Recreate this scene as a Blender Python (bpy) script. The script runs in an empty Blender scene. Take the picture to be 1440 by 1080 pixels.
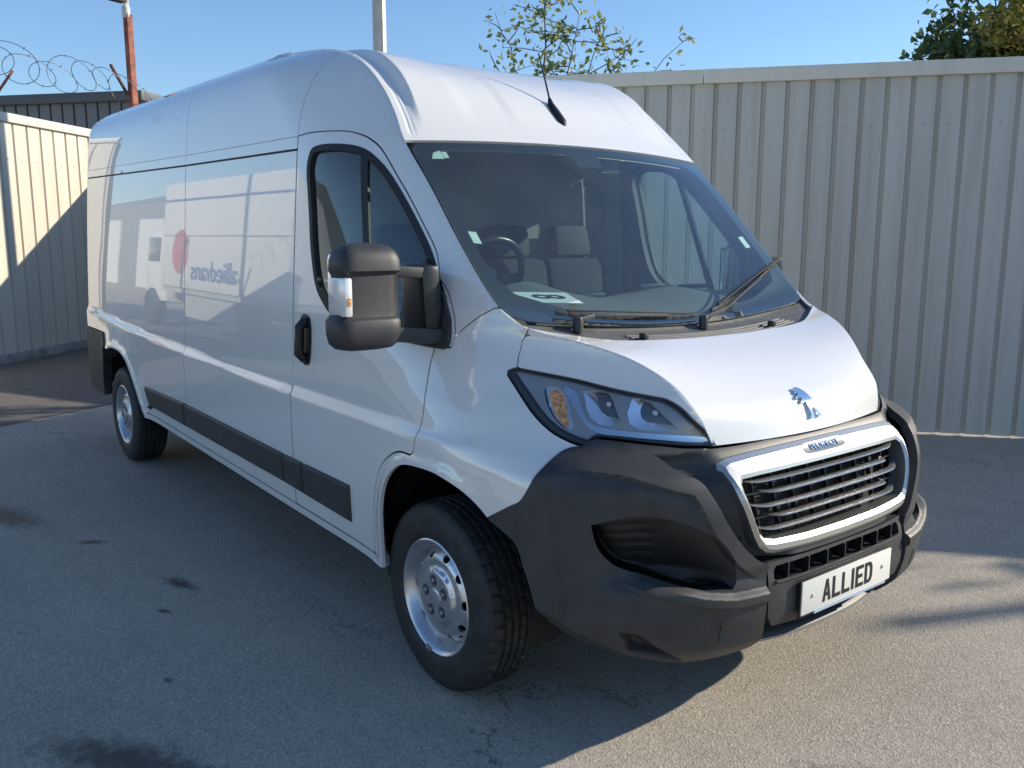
import bpy, bmesh, math, random
import numpy as np
from mathutils import Vector, Matrix
from mathutils.geometry import delaunay_2d_cdt

random.seed(7); rng = np.random.default_rng(7)
S = bpy.context.scene
COL = S.collection
rad = math.radians

# ------------------------------------------------------------------ camera
CAM_POS = Vector((2.4633, -2.5723, 1.5788))
YAW, PITCH, ROLL = rad(142.259), rad(9.535), rad(0.07)
fw = Vector((math.cos(PITCH)*math.cos(YAW), math.cos(PITCH)*math.sin(YAW), -math.sin(PITCH)))
rt = fw.cross(Vector((0, 0, 1))).normalized(); up = rt.cross(fw)
rt2 = rt*math.cos(ROLL) + up*math.sin(ROLL); up2 = up*math.cos(ROLL) - rt*math.sin(ROLL)
cd = bpy.data.cameras.new('camera'); cam = bpy.data.objects.new('camera', cd); COL.objects.link(cam)
cd.sensor_width = 36; cd.lens = 1236.5/1440*36; cd.clip_end = 3000; cd.clip_start = .05
cam.matrix_world = Matrix(((rt2.x, up2.x, -fw.x, CAM_POS.x), (rt2.y, up2.y, -fw.y, CAM_POS.y),
                           (rt2.z, up2.z, -fw.z, CAM_POS.z), (0, 0, 0, 1)))
S.camera = cam

# ------------------------------------------------------------------ world, sun, exposure
SUN_AZ, SUN_EL = 66.0, 24.5
w = bpy.data.worlds.new('World'); S.world = w; w.use_nodes = True
nt = w.node_tree; bg = nt.nodes['Background']
sky = nt.nodes.new('ShaderNodeTexSky'); sky.sky_type = 'NISHITA'; sky.sun_disc = False
sky.sun_elevation = rad(SUN_EL); sky.sun_rotation = rad(90 - SUN_AZ)
sky.altitude = 60; sky.air_density = 1.15; sky.dust_density = 0.0; sky.ozone_density = 6.0
tint = nt.nodes.new('ShaderNodeMix'); tint.data_type = 'RGBA'; tint.blend_type = 'MULTIPLY'; tint.inputs[0].default_value = 1
tint.inputs[7].default_value = (1.02, .965, .955, 1)      # clear, deep autumn blue
nt.links.new(sky.outputs[0], tint.inputs[6]); nt.links.new(tint.outputs[2], bg.inputs[0]); bg.inputs[1].default_value = 0.145
sd = bpy.data.lights.new('sun', 'SUN'); sun = bpy.data.objects.new('sun', sd); COL.objects.link(sun)
sd.energy = 5.0; sd.angle = rad(0.53); sd.color = (1.0, .91, .76)
sv = Vector((math.cos(rad(SUN_AZ))*math.cos(rad(SUN_EL)), math.sin(rad(SUN_AZ))*math.cos(rad(SUN_EL)), math.sin(rad(SUN_EL))))
sun.rotation_euler = sv.to_track_quat('Z', 'Y').to_euler(); sun.location = sv*60
vs = S.view_settings; vs.view_transform = 'Standard'; vs.look = 'None'; vs.gamma = 1; vs.use_curve_mapping = False
vs.exposure = 0.36

# ------------------------------------------------------------------ materials
MATS = {}
def mat(name, col, rough=.5, metal=0., coat=0., spec=.5, noise=None, bump=None, trans=0., ior=1.45, alpha=None):
    """noise=(scale, amount) varies the colour; bump=(scale, strength) gives fine relief"""
    if name in MATS: return MATS[name]
    m = bpy.data.materials.new(name); m.use_nodes = True; n = m.node_tree.nodes; l = m.node_tree.links
    b = n['Principled BSDF']
    b.inputs['Base Color'].default_value = (*col, 1); b.inputs['Roughness'].default_value = rough
    b.inputs['Metallic'].default_value = metal; b.inputs['Coat Weight'].default_value = coat
    b.inputs['Coat Roughness'].default_value = .02
    b.inputs['Specular IOR Level'].default_value = spec
    b.inputs['Transmission Weight'].default_value = trans; b.inputs['IOR'].default_value = ior
    if noise or bump:
        tc = n.new('ShaderNodeTexCoord')
    if noise:
        t = n.new('ShaderNodeTexNoise'); t.inputs['Scale'].default_value = noise[0]; t.inputs['Detail'].default_value = 6
        r = n.new('ShaderNodeMapRange'); r.inputs['From Min'].default_value = .3; r.inputs['From Max'].default_value = .7
        r.inputs['To Min'].default_value = 1-noise[1]; r.inputs['To Max'].default_value = 1+noise[1]
        mx = n.new('ShaderNodeMix'); mx.data_type = 'RGBA'; mx.blend_type = 'MULTIPLY'; mx.inputs[0].default_value = 1
        mx.inputs[6].default_value = (*col, 1)
        l.new(tc.outputs['Object'], t.inputs['Vector']); l.new(t.outputs[0], r.inputs[0]); l.new(r.outputs[0], mx.inputs[7])
        l.new(mx.outputs[2], b.inputs['Base Color'])
    if bump:
        t = n.new('ShaderNodeTexNoise'); t.inputs['Scale'].default_value = bump[0]; t.inputs['Detail'].default_value = 5
        bp = n.new('ShaderNodeBump'); bp.inputs['Strength'].default_value = bump[1]; bp.inputs['Distance'].default_value = .002
        l.new(tc.outputs['Object'], t.inputs['Vector']); l.new(t.outputs[0], bp.inputs['Height']); l.new(bp.outputs[0], b.inputs['Normal'])
    MATS[name] = m
    return m

def glass(name, tint, ior=1.5, tint_gloss=(1, 1, 1), haze=0.):
    """thin sheet glass: tinted see-through plus a fresnel reflection"""
    if name in MATS: return MATS[name]
    m = bpy.data.materials.new(name); m.use_nodes = True; n = m.node_tree.nodes; l = m.node_tree.links
    n.remove(n['Principled BSDF']); o = n['Material Output']
    tr = n.new('ShaderNodeBsdfTransparent'); tr.inputs[0].default_value = (*tint, 1)
    gl = n.new('ShaderNodeBsdfGlossy'); gl.inputs[0].default_value = (*tint_gloss, 1); gl.inputs['Roughness'].default_value = .004
    fr = n.new('ShaderNodeFresnel')
    ge = n.new('ShaderNodeNewGeometry'); mi = n.new('ShaderNodeMapRange'); l.new(ge.outputs['Backfacing'], mi.inputs[0])   # same sheet from either side
    mi.inputs['To Min'].default_value = ior; mi.inputs['To Max'].default_value = 1/ior; l.new(mi.outputs[0], fr.inputs[0])
    mx = n.new('ShaderNodeMixShader')
    ma = n.new('ShaderNodeMath'); ma.operation = 'MULTIPLY'; ma.inputs[1].default_value = 1.5; ma.use_clamp = True
    l.new(fr.outputs[0], ma.inputs[0]); l.new(ma.outputs[0], mx.inputs[0])
    if haze:   # painted haze: pale diffuse veil mixed in to lighten the pane
        df = n.new('ShaderNodeBsdfDiffuse'); df.inputs[0].default_value = (.62, .66, .64, 1); md = n.new('ShaderNodeMixShader')
        tn = n.new('ShaderNodeTexNoise'); tn.inputs['Scale'].default_value = 4; tn.inputs['Detail'].default_value = 6
        tcn = n.new('ShaderNodeTexCoord'); l.new(tcn.outputs['Object'], tn.inputs['Vector'])
        rr = n.new('ShaderNodeMapRange'); rr.inputs['From Min'].default_value = .3; rr.inputs['From Max'].default_value = .75
        rr.inputs['To Min'].default_value = haze*.6; rr.inputs['To Max'].default_value = haze*1.5; l.new(tn.outputs[0], rr.inputs[0])
        l.new(rr.outputs[0], md.inputs[0]); l.new(tr.outputs[0], md.inputs[1]); l.new(df.outputs[0], md.inputs[2]); l.new(md.outputs[0], mx.inputs[1])
    else: l.new(tr.outputs[0], mx.inputs[1])
    l.new(gl.outputs[0], mx.inputs[2]); l.new(mx.outputs[0], o.inputs[0])
    MATS[name] = m
    return m

def paint_material():
    m = mat('van_white_paint', (.755, .74, .705), .30, 0, 1.0)
    n = m.node_tree.nodes; l = m.node_tree.links; b = n['Principled BSDF']
    b.inputs['Coat Roughness'].default_value = .015; b.inputs['Coat IOR'].default_value = 1.75
    # light road dust low down and a faint orange-peel / sheet-metal ripple
    tc = n.new('ShaderNodeTexCoord'); sx = n.new('ShaderNodeSeparateXYZ'); l.new(tc.outputs['Object'], sx.inputs[0])
    t = n.new('ShaderNodeTexNoise'); t.inputs['Scale'].default_value = 9; t.inputs['Detail'].default_value = 8
    l.new(tc.outputs['Object'], t.inputs['Vector'])
    r = n.new('ShaderNodeMapRange'); r.inputs['From Min'].default_value = .75; r.inputs['From Max'].default_value = .35
    l.new(sx.outputs['Z'], r.inputs[0])
    mu = n.new('ShaderNodeMath'); mu.operation = 'MULTIPLY'; l.new(r.outputs[0], mu.inputs[0]); l.new(t.outputs[0], mu.inputs[1])
    mu2 = n.new('ShaderNodeMath'); mu2.operation = 'MULTIPLY'; mu2.inputs[1].default_value = .32; l.new(mu.outputs[0], mu2.inputs[0])
    mx = n.new('ShaderNodeMix'); mx.data_type = 'RGBA'; l.new(mu2.outputs[0], mx.inputs[0])
    mx.inputs[6].default_value = (.755, .74, .705, 1); mx.inputs[7].default_value = (.42, .39, .35, 1)
    l.new(mx.outputs[2], b.inputs['Base Color'])
    t2 = n.new('ShaderNodeTexNoise'); t2.inputs['Scale'].default_value = 1.6; t2.inputs['Detail'].default_value = 1
    l.new(tc.outputs['Object'], t2.inputs['Vector'])
    bp = n.new('ShaderNodeBump'); bp.inputs['Strength'].default_value = .035; bp.inputs['Distance'].default_value = .02
    l.new(t2.outputs[0], bp.inputs['Height']); l.new(bp.outputs[0], b.inputs['Coat Normal'])
    return m

PAINT = paint_material()
PLASTIC = mat('black_grained_plastic', (.040, .040, .041), .50, spec=.5, noise=(14, .2), bump=(420, .2))
PLASTIC2 = mat('dark_smooth_plastic', (.016, .017, .018), .32, spec=.5, noise=(30, .15))
RUBBER = mat('seal_rubber', (.012, .012, .013), .6)
TYRE = mat('tyre_rubber', (.026, .026, .026), .62, noise=(22, .35), bump=(160, .3))
STEEL = mat('silver_wheel_steel', (.60, .60, .61), .30, .85, noise=(18, .12))
CHROME = mat('chrome', (.86, .87, .88), .07, 1.0)
SATIN = mat('satin_silver', (.50, .50, .485), .34, .92, coat=.1)
DARKIN = mat('cab_trim_grey', (.11, .115, .117), .75, noise=(60, .15), bump=(300, .3))
SEATM = mat('seat_cloth', (.022, .023, .026), .9, noise=(90, .3), bump=(400, .5))
BLACK = mat('underbody_black', (.008, .008, .008), .8)
FRIT = mat('windscreen_frit', (.010, .011, .012), .35)
GLASS = glass('windscreen_glass', (.74, .88, .84), haze=.028)
SGLASS = glass('side_window_glass', (.68, .84, .83), haze=.014)
LENS = glass('lamp_lens', (.90, .91, .92), 1.45)

# ------------------------------------------------------------------ mesh helpers
def link(name, me, parent=None, material=None, loc=None):
    o = bpy.data.objects.new(name, me); COL.objects.link(o)
    if parent: o.parent = parent
    if material and me and not me.materials: me.materials.append(material)
    if loc is not None: o.location = loc
    return o
def tag(o, label, cat=None, group=None, kind=None):
    if label: o['label'] = label
    if cat: o['category'] = cat
    if group: o['group'] = group
    if kind: o['kind'] = kind
    return o
def empty(name, loc=(0, 0, 0), rz=0):
    o = bpy.data.objects.new(name, None); COL.objects.link(o); o.location = loc; o.rotation_euler.z = rz
    o.empty_display_size = .2
    return o
def copy_tree(o, parent=None):
    c = o.copy(); COL.objects.link(c); c.parent = parent
    for ch in list(o.children): copy_tree(ch, c)
    return c
def mesh(name, V, F, N=None, smooth=True, material=None):
    me = bpy.data.meshes.new(name)
    me.from_pydata([tuple(map(float, v)) for v in V], [], [tuple(map(int, f)) for f in F])
    me.update()
    if smooth:
        me.polygons.foreach_set('use_smooth', [True]*len(me.polygons))
    if N is not None:
        me.normals_split_custom_set_from_vertices([tuple(map(float, n)) for n in N])
    if material: me.materials.append(material)
    return me

class MB:
    """collects simple solids into one mesh"""
    def __init__(s): s.V = []; s.F = []; s.sm = []
    def add(s, V, F, smooth=False):
        b = len(s.V); s.V += [tuple(v) for v in V]; s.F += [tuple(b+i for i in f) for f in F]; s.sm += [smooth]*len(F)
        return s
    def box(s, c, d, rot=None, bev=0.):
        """box centred at c with full sizes d; bev cuts the edges"""
        c = Vector(c); h = [x/2 for x in d]
        bm = bmesh.new(); bmesh.ops.create_cube(bm, size=1.0, matrix=Matrix.Diagonal((d[0], d[1], d[2], 1)))
        if bev > 0:
            bmesh.ops.bevel(bm, geom=list(bm.edges), offset=bev, segments=2, profile=.6, affect='EDGES')
        bm.verts.index_update()
        R = rot if rot is not None else Matrix.Identity(3)
        s.add([R @ v.co + c for v in bm.verts], [[v.index for v in f.verts] for f in bm.faces]); bm.free(); return s
    def bar(s, p0, p1, wdt, hgt, upv=(0, 0, 1), bev=0.):
        p0 = Vector(p0); p1 = Vector(p1); x = (p1-p0); L = x.length; x.normalize()
        u = Vector(upv); y = u.cross(x).normalized(); z = x.cross(y)
        R = Matrix((x, y, z)).transposed()
        return s.box((p0+p1)/2, (L, wdt, hgt), R, bev)
    def tube(s, pts, r, n=8, cap=True):
        pts = [Vector(p) for p in pts]; rs = r if hasattr(r, '__len__') else [r]*len(pts)
        V = []; F = []; pu = None
        for i, p in enumerate(pts):
            t = (pts[min(i+1, len(pts)-1)]-pts[max(i-1, 0)]).normalized()
            if pu is None: pu = t.orthogonal().normalized()
            pu = (pu - t*pu.dot(t)).normalized(); b = t.cross(pu)
            for k in range(n):
                a = 2*math.pi*k/n; V.append(p + (pu*math.cos(a)+b*math.sin(a))*rs[i])
        for i in range(len(pts)-1):
            for k in range(n):
                F.append((i*n+k, i*n+(k+1) % n, (i+1)*n+(k+1) % n, (i+1)*n+k))
        if cap: F.append(tuple(range(n-1, -1, -1))); F.append(tuple((len(pts)-1)*n+k for k in range(n)))
        return s.add(V, F, True)
    def lathe(s, prof, c=(0, 0, 0), axis='Y', n=64, sgn=1):
        """profile of (radius, offset along axis)"""
        V = []; F = []; m = len(prof)
        for k in range(n):
            a = 2*math.pi*k/n; ca, sa = math.cos(a), math.sin(a)
            for r, h in prof:
                if axis == 'Y': V.append((c[0]+r*ca, c[1]+h*sgn, c[2]+r*sa))
                elif axis == 'Z': V.append((c[0]+r*ca, c[1]+r*sa, c[2]+h*sgn))
                else: V.append((c[0]+h*sgn, c[1]+r*ca, c[2]+r*sa))
        for k in range(n):
            k2 = (k+1) % n
            for i in range(m-1): F.append((k*m+i, k2*m+i, k2*m+i+1, k*m+i+1))
        return s.add(V, F, True)
    def prism(s, poly, depth, P):
        """extrude 2-D polygon: P(u, v, h)->xyz"""
        n = len(poly)
        V = [P(u, v, 0) for u, v in poly]+[P(u, v, depth) for u, v in poly]
        F = [tuple(range(n)), tuple(range(2*n-1, n-1, -1))]+[(i, i+n, (i+1) % n+n, (i+1) % n) for i in range(n)]
        return s.add(V, F)
    def build(s, name, material, parent=None, loc=None):
        me = bpy.data.meshes.new(name); me.from_pydata(s.V, [], s.F); me.update()
        me.polygons.foreach_set('use_smooth', s.sm)
        bm = bmesh.new(); bm.from_mesh(me); bmesh.ops.recalc_face_normals(bm, faces=bm.faces); bm.to_mesh(me); bm.free()
        try: me.set_sharp_from_angle(angle=rad(40))
        except Exception: pass
        return link(name, me, parent, material, loc)

def pchip(xs, ys):
    xs = np.asarray(xs, float); ys = np.asarray(ys, float); h = np.diff(xs); d = np.diff(ys)/h
    m = np.zeros(len(xs))
    for i in range(1, len(xs)-1):
        if d[i-1]*d[i] > 0:
            w1 = 2*h[i]+h[i-1]; w2 = h[i]+2*h[i-1]; m[i] = (w1+w2)/(w1/d[i-1]+w2/d[i])
    m[0] = d[0]; m[-1] = d[-1]
    def f(x):
        x = np.asarray(x, float); i = np.clip(np.searchsorted(xs, x)-1, 0, len(h)-1); t = np.clip((x-xs[i])/h[i], -.5, 1.5)
        return (2*t**3-3*t**2+1)*ys[i]+(t**3-2*t**2+t)*h[i]*m[i]+(-2*t**3+3*t**2)*ys[i+1]+(t**3-t**2)*h[i]*m[i+1]
    return f
def sstep(a, b, x):
    t = np.clip((np.asarray(x, float)-a)/(b-a), 0, 1); return t*t*(3-2*t)
def cr(pts, n=6):
    """open Catmull-Rom through pts"""
    P = np.asarray(pts, float); out = []
    for i in range(len(P)-1):
        p0 = P[max(i-1, 0)]; p1 = P[i]; p2 = P[i+1]; p3 = P[min(i+2, len(P)-1)]
        for k in range(n):
            t = k/n
            out.append(.5*((2*p1)+(-p0+p2)*t+(2*p0-5*p1+4*p2-p3)*t*t+(-p0+3*p1-3*p2+p3)*t**3))
    out.append(P[-1]); return [tuple(p) for p in out]
def crc(pts, n=5):
    """closed Catmull-Rom"""
    P = np.asarray(pts, float); m = len(P); out = []
    for i in range(m):
        p0, p1, p2, p3 = P[i-1], P[i], P[(i+1) % m], P[(i+2) % m]
        for k in range(n):
            t = k/n
            out.append(tuple(.5*((2*p1)+(-p0+p2)*t+(2*p0-5*p1+4*p2-p3)*t*t+(-p0+3*p1-3*p2+p3)*t**3)))
    return out
def inpoly(Q, poly):
    Q = np.asarray(Q, float); x, y = Q[:, 0], Q[:, 1]; P = np.asarray(poly, float); r = np.zeros(len(Q), bool)
    j = len(P)-1
    for i in range(len(P)):
        xi, yi = P[i]; xj, yj = P[j]
        c = ((yi > y) != (yj > y)) & (x < (xj-xi)*(y-yi)/((yj-yi) if yj != yi else 1e-12)+xi)
        r ^= c; j = i
    return r
def pdist(Q, poly, closed=True):
    Q = np.asarray(Q, float); P = np.asarray(poly, float); A = P if closed else P[:-1]; B = np.roll(P, -1, 0) if closed else P[1:]
    best = np.full(Q.shape[:-1], 1e9)
    for a, b in zip(A, B):
        d = b-a; L = (d*d).sum()
        if L < 1e-14: continue
        t = np.clip(((Q-a)@d)/L, 0, 1); e = Q-(a+t[..., None]*d); best = np.minimum(best, np.sqrt((e*e).sum(-1)))
    return best
def area2(P):
    P = np.asarray(P, float); x, y = P[:, 0], P[:, 1]; return .5*(x*np.roll(y, -1)-y*np.roll(x, -1)).sum()
def inset(poly, g):
    """move a polygon's outline inwards by g"""
    P = np.asarray(poly, float)
    keep = [i for i in range(len(P)) if np.hypot(*(P[i]-P[i-1])) > 1e-6]; P = P[keep]
    s = 1 if area2(P) > 0 else -1
    e = np.roll(P, -1, 0)-P; e /= np.hypot(e[:, 0], e[:, 1])[:, None]; n = np.stack([-e[:, 1], e[:, 0]], 1)*s
    n0 = np.roll(n, 1, 0); b = n+n0; bl = np.maximum((b*b).sum(1)/2, .35)
    return [tuple(p) for p in P+b/bl[:, None]*g]
def resamp(poly, du, dv):
    out = []; P = np.asarray(poly, float); sc = np.array([du, dv])
    for i in range(len(P)):
        a = P[i]; b = P[(i+1) % len(P)]; L = np.hypot(*((b-a)/sc)); k = max(1, int(math.ceil(L)))
        if L < 1e-6: continue
        for j in range(k): out.append(tuple(a+(b-a)*j/k))
    return out

class Surf:
    """collects trimmed patches of smooth surfaces, with analytic normals, into one mesh"""
    def __init__(s): s.V = []; s.F = []; s.N = []
    def patch(s, P, poly, holes=(), du=.03, dv=.03, ref=(1, 0, 0), flange=.014, nfix=None, h=1e-4, lines=(), hole_flange=None):
        poly = resamp(poly, du, dv); holes = [resamp(q, du, dv) for q in holes]
        sc = np.array([du, dv]); loops = [poly]+holes
        A = np.asarray(poly); lo = A.min(0); hi = A.max(0)
        us = np.arange(lo[0]+du*.5, hi[0], du); vs_ = np.arange(lo[1]+dv*.5, hi[1], dv)
        G = np.array([(u, v) for u in us for v in vs_]) if len(us) and len(vs_) else np.zeros((0, 2))
        if len(G):
            k = inpoly(G, poly)
            for q in holes: k &= ~inpoly(G, q)
            G = G[k]
            if len(G):
                k = pdist(G/sc, np.asarray(poly)/sc) > .42
                for q in holes: k &= pdist(G/sc, np.asarray(q)/sc) > .42
                G = G[k]
        LN = []
        for L in lines:
            q = np.array(resamp(list(L)+[L[-1]], du*.8, dv*.8)); k = inpoly(q, poly) & (pdist(q/sc, np.asarray(poly)/sc) > .3)
            run = []
            for ok, p_ in zip(k, q):
                if ok: run.append(tuple(p_))
                else:
                    if len(run) > 1: LN.append(run)
                    run = []
            if len(run) > 1: LN.append(run)
        if len(G):
            for L in LN: G = G[pdist(G/sc, np.asarray(L)/sc, False) > .33]
        pts = [p for L in loops for p in L]; E = []; b = 0
        for L in loops:
            m = len(L); E += [(b+i, b+(i+1) % m) for i in range(m)]; b += m
        for L in LN:
            b = len(pts); pts = pts+L; E += [(b+i, b+i+1) for i in range(len(L)-1)]
        allp = np.array(pts+[tuple(g) for g in G])
        r = delaunay_2d_cdt([Vector((p[0]/du, p[1]/dv)) for p in allp], E, [], 0, 1e-5)
        uv = np.array([(v.x*du, v.y*dv) for v in r[0]]); T = np.array([f for f in r[2] if len(f) == 3])
        c = uv[T].mean(1); k = inpoly(c, poly)
        for q in holes: k &= ~inpoly(c, q)
        T = T[k]
        u, v = uv[:, 0], uv[:, 1]; X = P(u, v)
        n = np.cross(P(u+h, v)-P(u-h, v), P(u, v+h)-P(u, v-h)); n /= np.maximum(np.linalg.norm(n, axis=1), 1e-12)[:, None]
        rf = np.asarray(ref(X) if callable(ref) else ref, float)
        n *= np.where((n*rf).sum(-1) < 0, -1, 1)[:, None]
        if nfix is not None: n = nfix(u, v, X, n)
        fn = np.cross(X[T[:, 1]]-X[T[:, 0]], X[T[:, 2]]-X[T[:, 0]]); flip = (fn*n[T].mean(1)).sum(1) < 0
        T[flip] = T[flip][:, ::-1]
        b = len(s.V); s.V += X.tolist(); s.N += n.tolist(); s.F += (T+b).tolist()
        if flange:
            # boundary edges of the kept triangles get an edge wall turned inwards
            cnt = {}
            for t in T:
                for i in range(3):
                    e = (t[i], t[(i+1) % 3]); cnt[e] = 1
            for (i, j) in list(cnt):
                if (j, i) in cnt: continue
                d = X[j]-X[i]; sn = np.cross(d, n[i]+n[j]); L = np.linalg.norm(sn)
                if L < 1e-12: continue
                sn /= L; b = len(s.V); fl_ = flange
                if hole_flange and any(pdist((uv[i]+uv[j])[None]/2/sc, np.asarray(q)/sc)[0] < .02 for q in holes): fl_ = hole_flange
                s.V += [X[i].tolist(), X[j].tolist(), (X[j]-n[j]*fl_).tolist(), (X[i]-n[i]*fl_).tolist()]
                s.N += [sn.tolist()]*4; s.F.append([b+3, b+2, b+1, b])
        return s
    def mirrored(s):
        m = Surf(); m.V = [(a, -b, c) for a, b, c in s.V]; m.N = [(a, -b, c) for a, b, c in s.N]; m.F = [list(f)[::-1] for f in s.F]
        return m
    def join(s, o):
        b = len(s.V); s.V += list(o.V); s.N += list(o.N); s.F += [[i+b for i in f] for f in o.F]; return s
    def build(s, name, material, parent=None):
        return link(name, mesh(name, s.V, s.F, s.N), parent, material)
def pair(sf, name, material, parent):
    a = sf.build(name, material, parent); b = sf.mirrored().build(name, material, parent)
    return a, b

def text_mesh(body, size, ext):
    cu = bpy.data.curves.new('t', 'FONT'); cu.body = body; cu.size = size; cu.extrude = ext; cu.align_x = 'CENTER'; cu.align_y = 'CENTER'
    t = bpy.data.objects.new('t', cu); COL.objects.link(t); dg = bpy.context.evaluated_depsgraph_get()
    me = bpy.data.meshes.new_from_object(t.evaluated_get(dg)); bpy.data.objects.remove(t); return me

# ------------------------------------------------------------------ ground
def asphalt(name, base, speck, seed=0., fine=1.0):
    m = bpy.data.materials.new(name); m.use_nodes = True; n = m.node_tree.nodes; l = m.node_tree.links
    b = n['Principled BSDF']; b.inputs['Roughness'].default_value = .86; b.inputs['Specular IOR Level'].default_value = .35
    tc = n.new('ShaderNodeTexCoord'); mp = n.new('ShaderNodeMapping'); mp.inputs['Location'].default_value = (seed, seed*.7, 0)
    l.new(tc.outputs['Object'], mp.inputs[0])
    def nz(scale, det, rgh=.55):
        t = n.new('ShaderNodeTexNoise'); t.inputs['Scale'].default_value = scale; t.inputs['Detail'].default_value = det
        t.inputs['Roughness'].default_value = rgh; l.new(mp.outputs[0], t.inputs['Vector']); return t
    def rng_(src, a, b_, c, d):
        r = n.new('ShaderNodeMapRange'); r.inputs['From Min'].default_value = a; r.inputs['From Max'].default_value = b_
        r.inputs['To Min'].default_value = c; r.inputs['To Max'].default_value = d; l.new(src, r.inputs[0]); return r.outputs[0]
    def mix(f, a, c, mode='MIX'):
        x = n.new('ShaderNodeMix'); x.data_type = 'RGBA'; x.blend_type = mode
        if isinstance(f, (int, float)): x.inputs[0].default_value = f
        else: l.new(f, x.inputs[0])
        for k, q in ((6, a), (7, c)):
            if isinstance(q, tuple): x.inputs[k].default_value = q
            else: l.new(q, x.inputs[k])
        return x.outputs[2]
    big = nz(.45, 4); med = nz(3.2, 6, .65); fin = nz(70*fine, 3, .7)
    vo = n.new('ShaderNodeTexVoronoi'); vo.inputs['Scale'].default_value = 150*fine; l.new(mp.outputs[0], vo.inputs['Vector'])
    vo2 = n.new('ShaderNodeTexVoronoi'); vo2.inputs['Scale'].default_value = 55*fine; l.new(mp.outputs[0], vo2.inputs['Vector'])
    dk = tuple(x*.62 for x in base)+(1,)
    c0 = mix(rng_(big.outputs[0], .35, .65, 0, 1), tuple(x*.86 for x in base)+(1,), tuple(x*1.12 for x in base)+(1,))
    c1 = mix(rng_(med.outputs[0], .48, .80, 0, .35), c0, dk)
    # pale and dark aggregate stones
    sep = n.new('ShaderNodeSeparateColor'); l.new(vo.outputs['Color'], sep.inputs[0])
    c2 = mix(rng_(sep.outputs[0], .66, .97, 0, .75), c1, tuple(min(.8, x*1.12) for x in speck)+(1,))
    c3 = mix(rng_(sep.outputs[1], .68, .97, 0, .6), c2, tuple(x*.46 for x in base)+(1,))
    sep2 = n.new('ShaderNodeSeparateColor'); l.new(vo2.outputs['Color'], sep2.inputs[0])
    c4 = mix(rng_(sep2.outputs[0], .99, .999, 0, .10), c3, tuple(min(1, x*1.9) for x in speck)+(1,))
    # old oil drips and scuffs
    st = nz(1.15, 5, .6); c5 = mix(rng_(st.outputs[0], .70, .80, 0, .55), c4, (.035, .033, .032, 1))
    # rubbed-pale scuff arcs
    wv = nz(5.5, 8, .75); c6 = mix(rng_(wv.outputs[0], .68, .82, 0, .22), c5, speck+(1,))
    # hairline cracks in a wide crazed pattern
    vc = n.new('ShaderNodeTexVoronoi'); vc.feature = 'DISTANCE_TO_EDGE'; vc.inputs['Scale'].default_value = .55
    ds_ = n.new('ShaderNodeVectorMath'); ds_.operation = 'MULTIPLY_ADD'; ds_.inputs[1].default_value = (.9, .9, .9); l.new(med.outputs['Color'], ds_.inputs[0]); l.new(mp.outputs[0], ds_.inputs[2])
    l.new(ds_.outputs[0], vc.inputs['Vector'])
    ck = n.new('ShaderNodeMath'); ck.operation = 'MULTIPLY'; l.new(rng_(vc.outputs['Distance'], .0, .007, .75, 0), ck.inputs[0]); l.new(rng_(big.outputs[0], .50, .62, 0, 1), ck.inputs[1])
    c7 = mix(ck.outputs[0], c6, (.05, .047, .043, 1))
    # tyre-rubbed lanes along the yard
    wt = n.new('ShaderNodeTexNoise'); wt.inputs['Scale'].default_value = 1.0; wt.inputs['Detail'].default_value = 4
    m3 = n.new('ShaderNodeMapping'); m3.inputs['Scale'].default_value = (.5, 5.0, 1); m3.inputs['Rotation'].default_value = (0, 0, .35); l.new(tc.outputs['Object'], m3.inputs[0]); l.new(m3.outputs[0], wt.inputs['Vector'])
    c8 = mix(rng_(wt.outputs[0], .52, .72, 0, .22), c7, tuple(x*.55 for x in base)+(1,))
    l.new(c8, b.inputs['Base Color'])
    bp = n.new('ShaderNodeBump'); bp.inputs['Strength'].default_value = .55; bp.inputs['Distance'].default_value = .003
    ad = n.new('ShaderNodeMath'); l.new(vo.outputs['Distance'], ad.inputs[0]); l.new(fin.outputs[0], ad.inputs[1])
    l.new(ad.outputs[0], bp.inputs['Height']); l.new(bp.outputs[0], b.inputs['Normal'])
    return m
ASPH = asphalt('yard_asphalt', (.405, .358, .292), (.50, .447, .372))
ASPH2 = asphalt('newer_tarmac', (.150, .135, .120), (.20, .18, .165), 3.1)

def sheet(name, pts, z, material):
    return tag(link(name, mesh(name, [(x, y, z) for x, y in pts], [tuple(range(len(pts)))], smooth=False), None, material), None, None, None, 'structure')
sheet('ground', [(-600, -600), (600, -600), (600, 600), (-600, 600)], 0, ASPH)
e0 = np.array((-5.864, -1.554)); ed = np.array((-.44, .898))
sheet('tarmac', [tuple(e0-ed*14), tuple(e0+ed*3.4), (-12.9, 2.2), (-22, -10)], .004, ASPH2)

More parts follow.
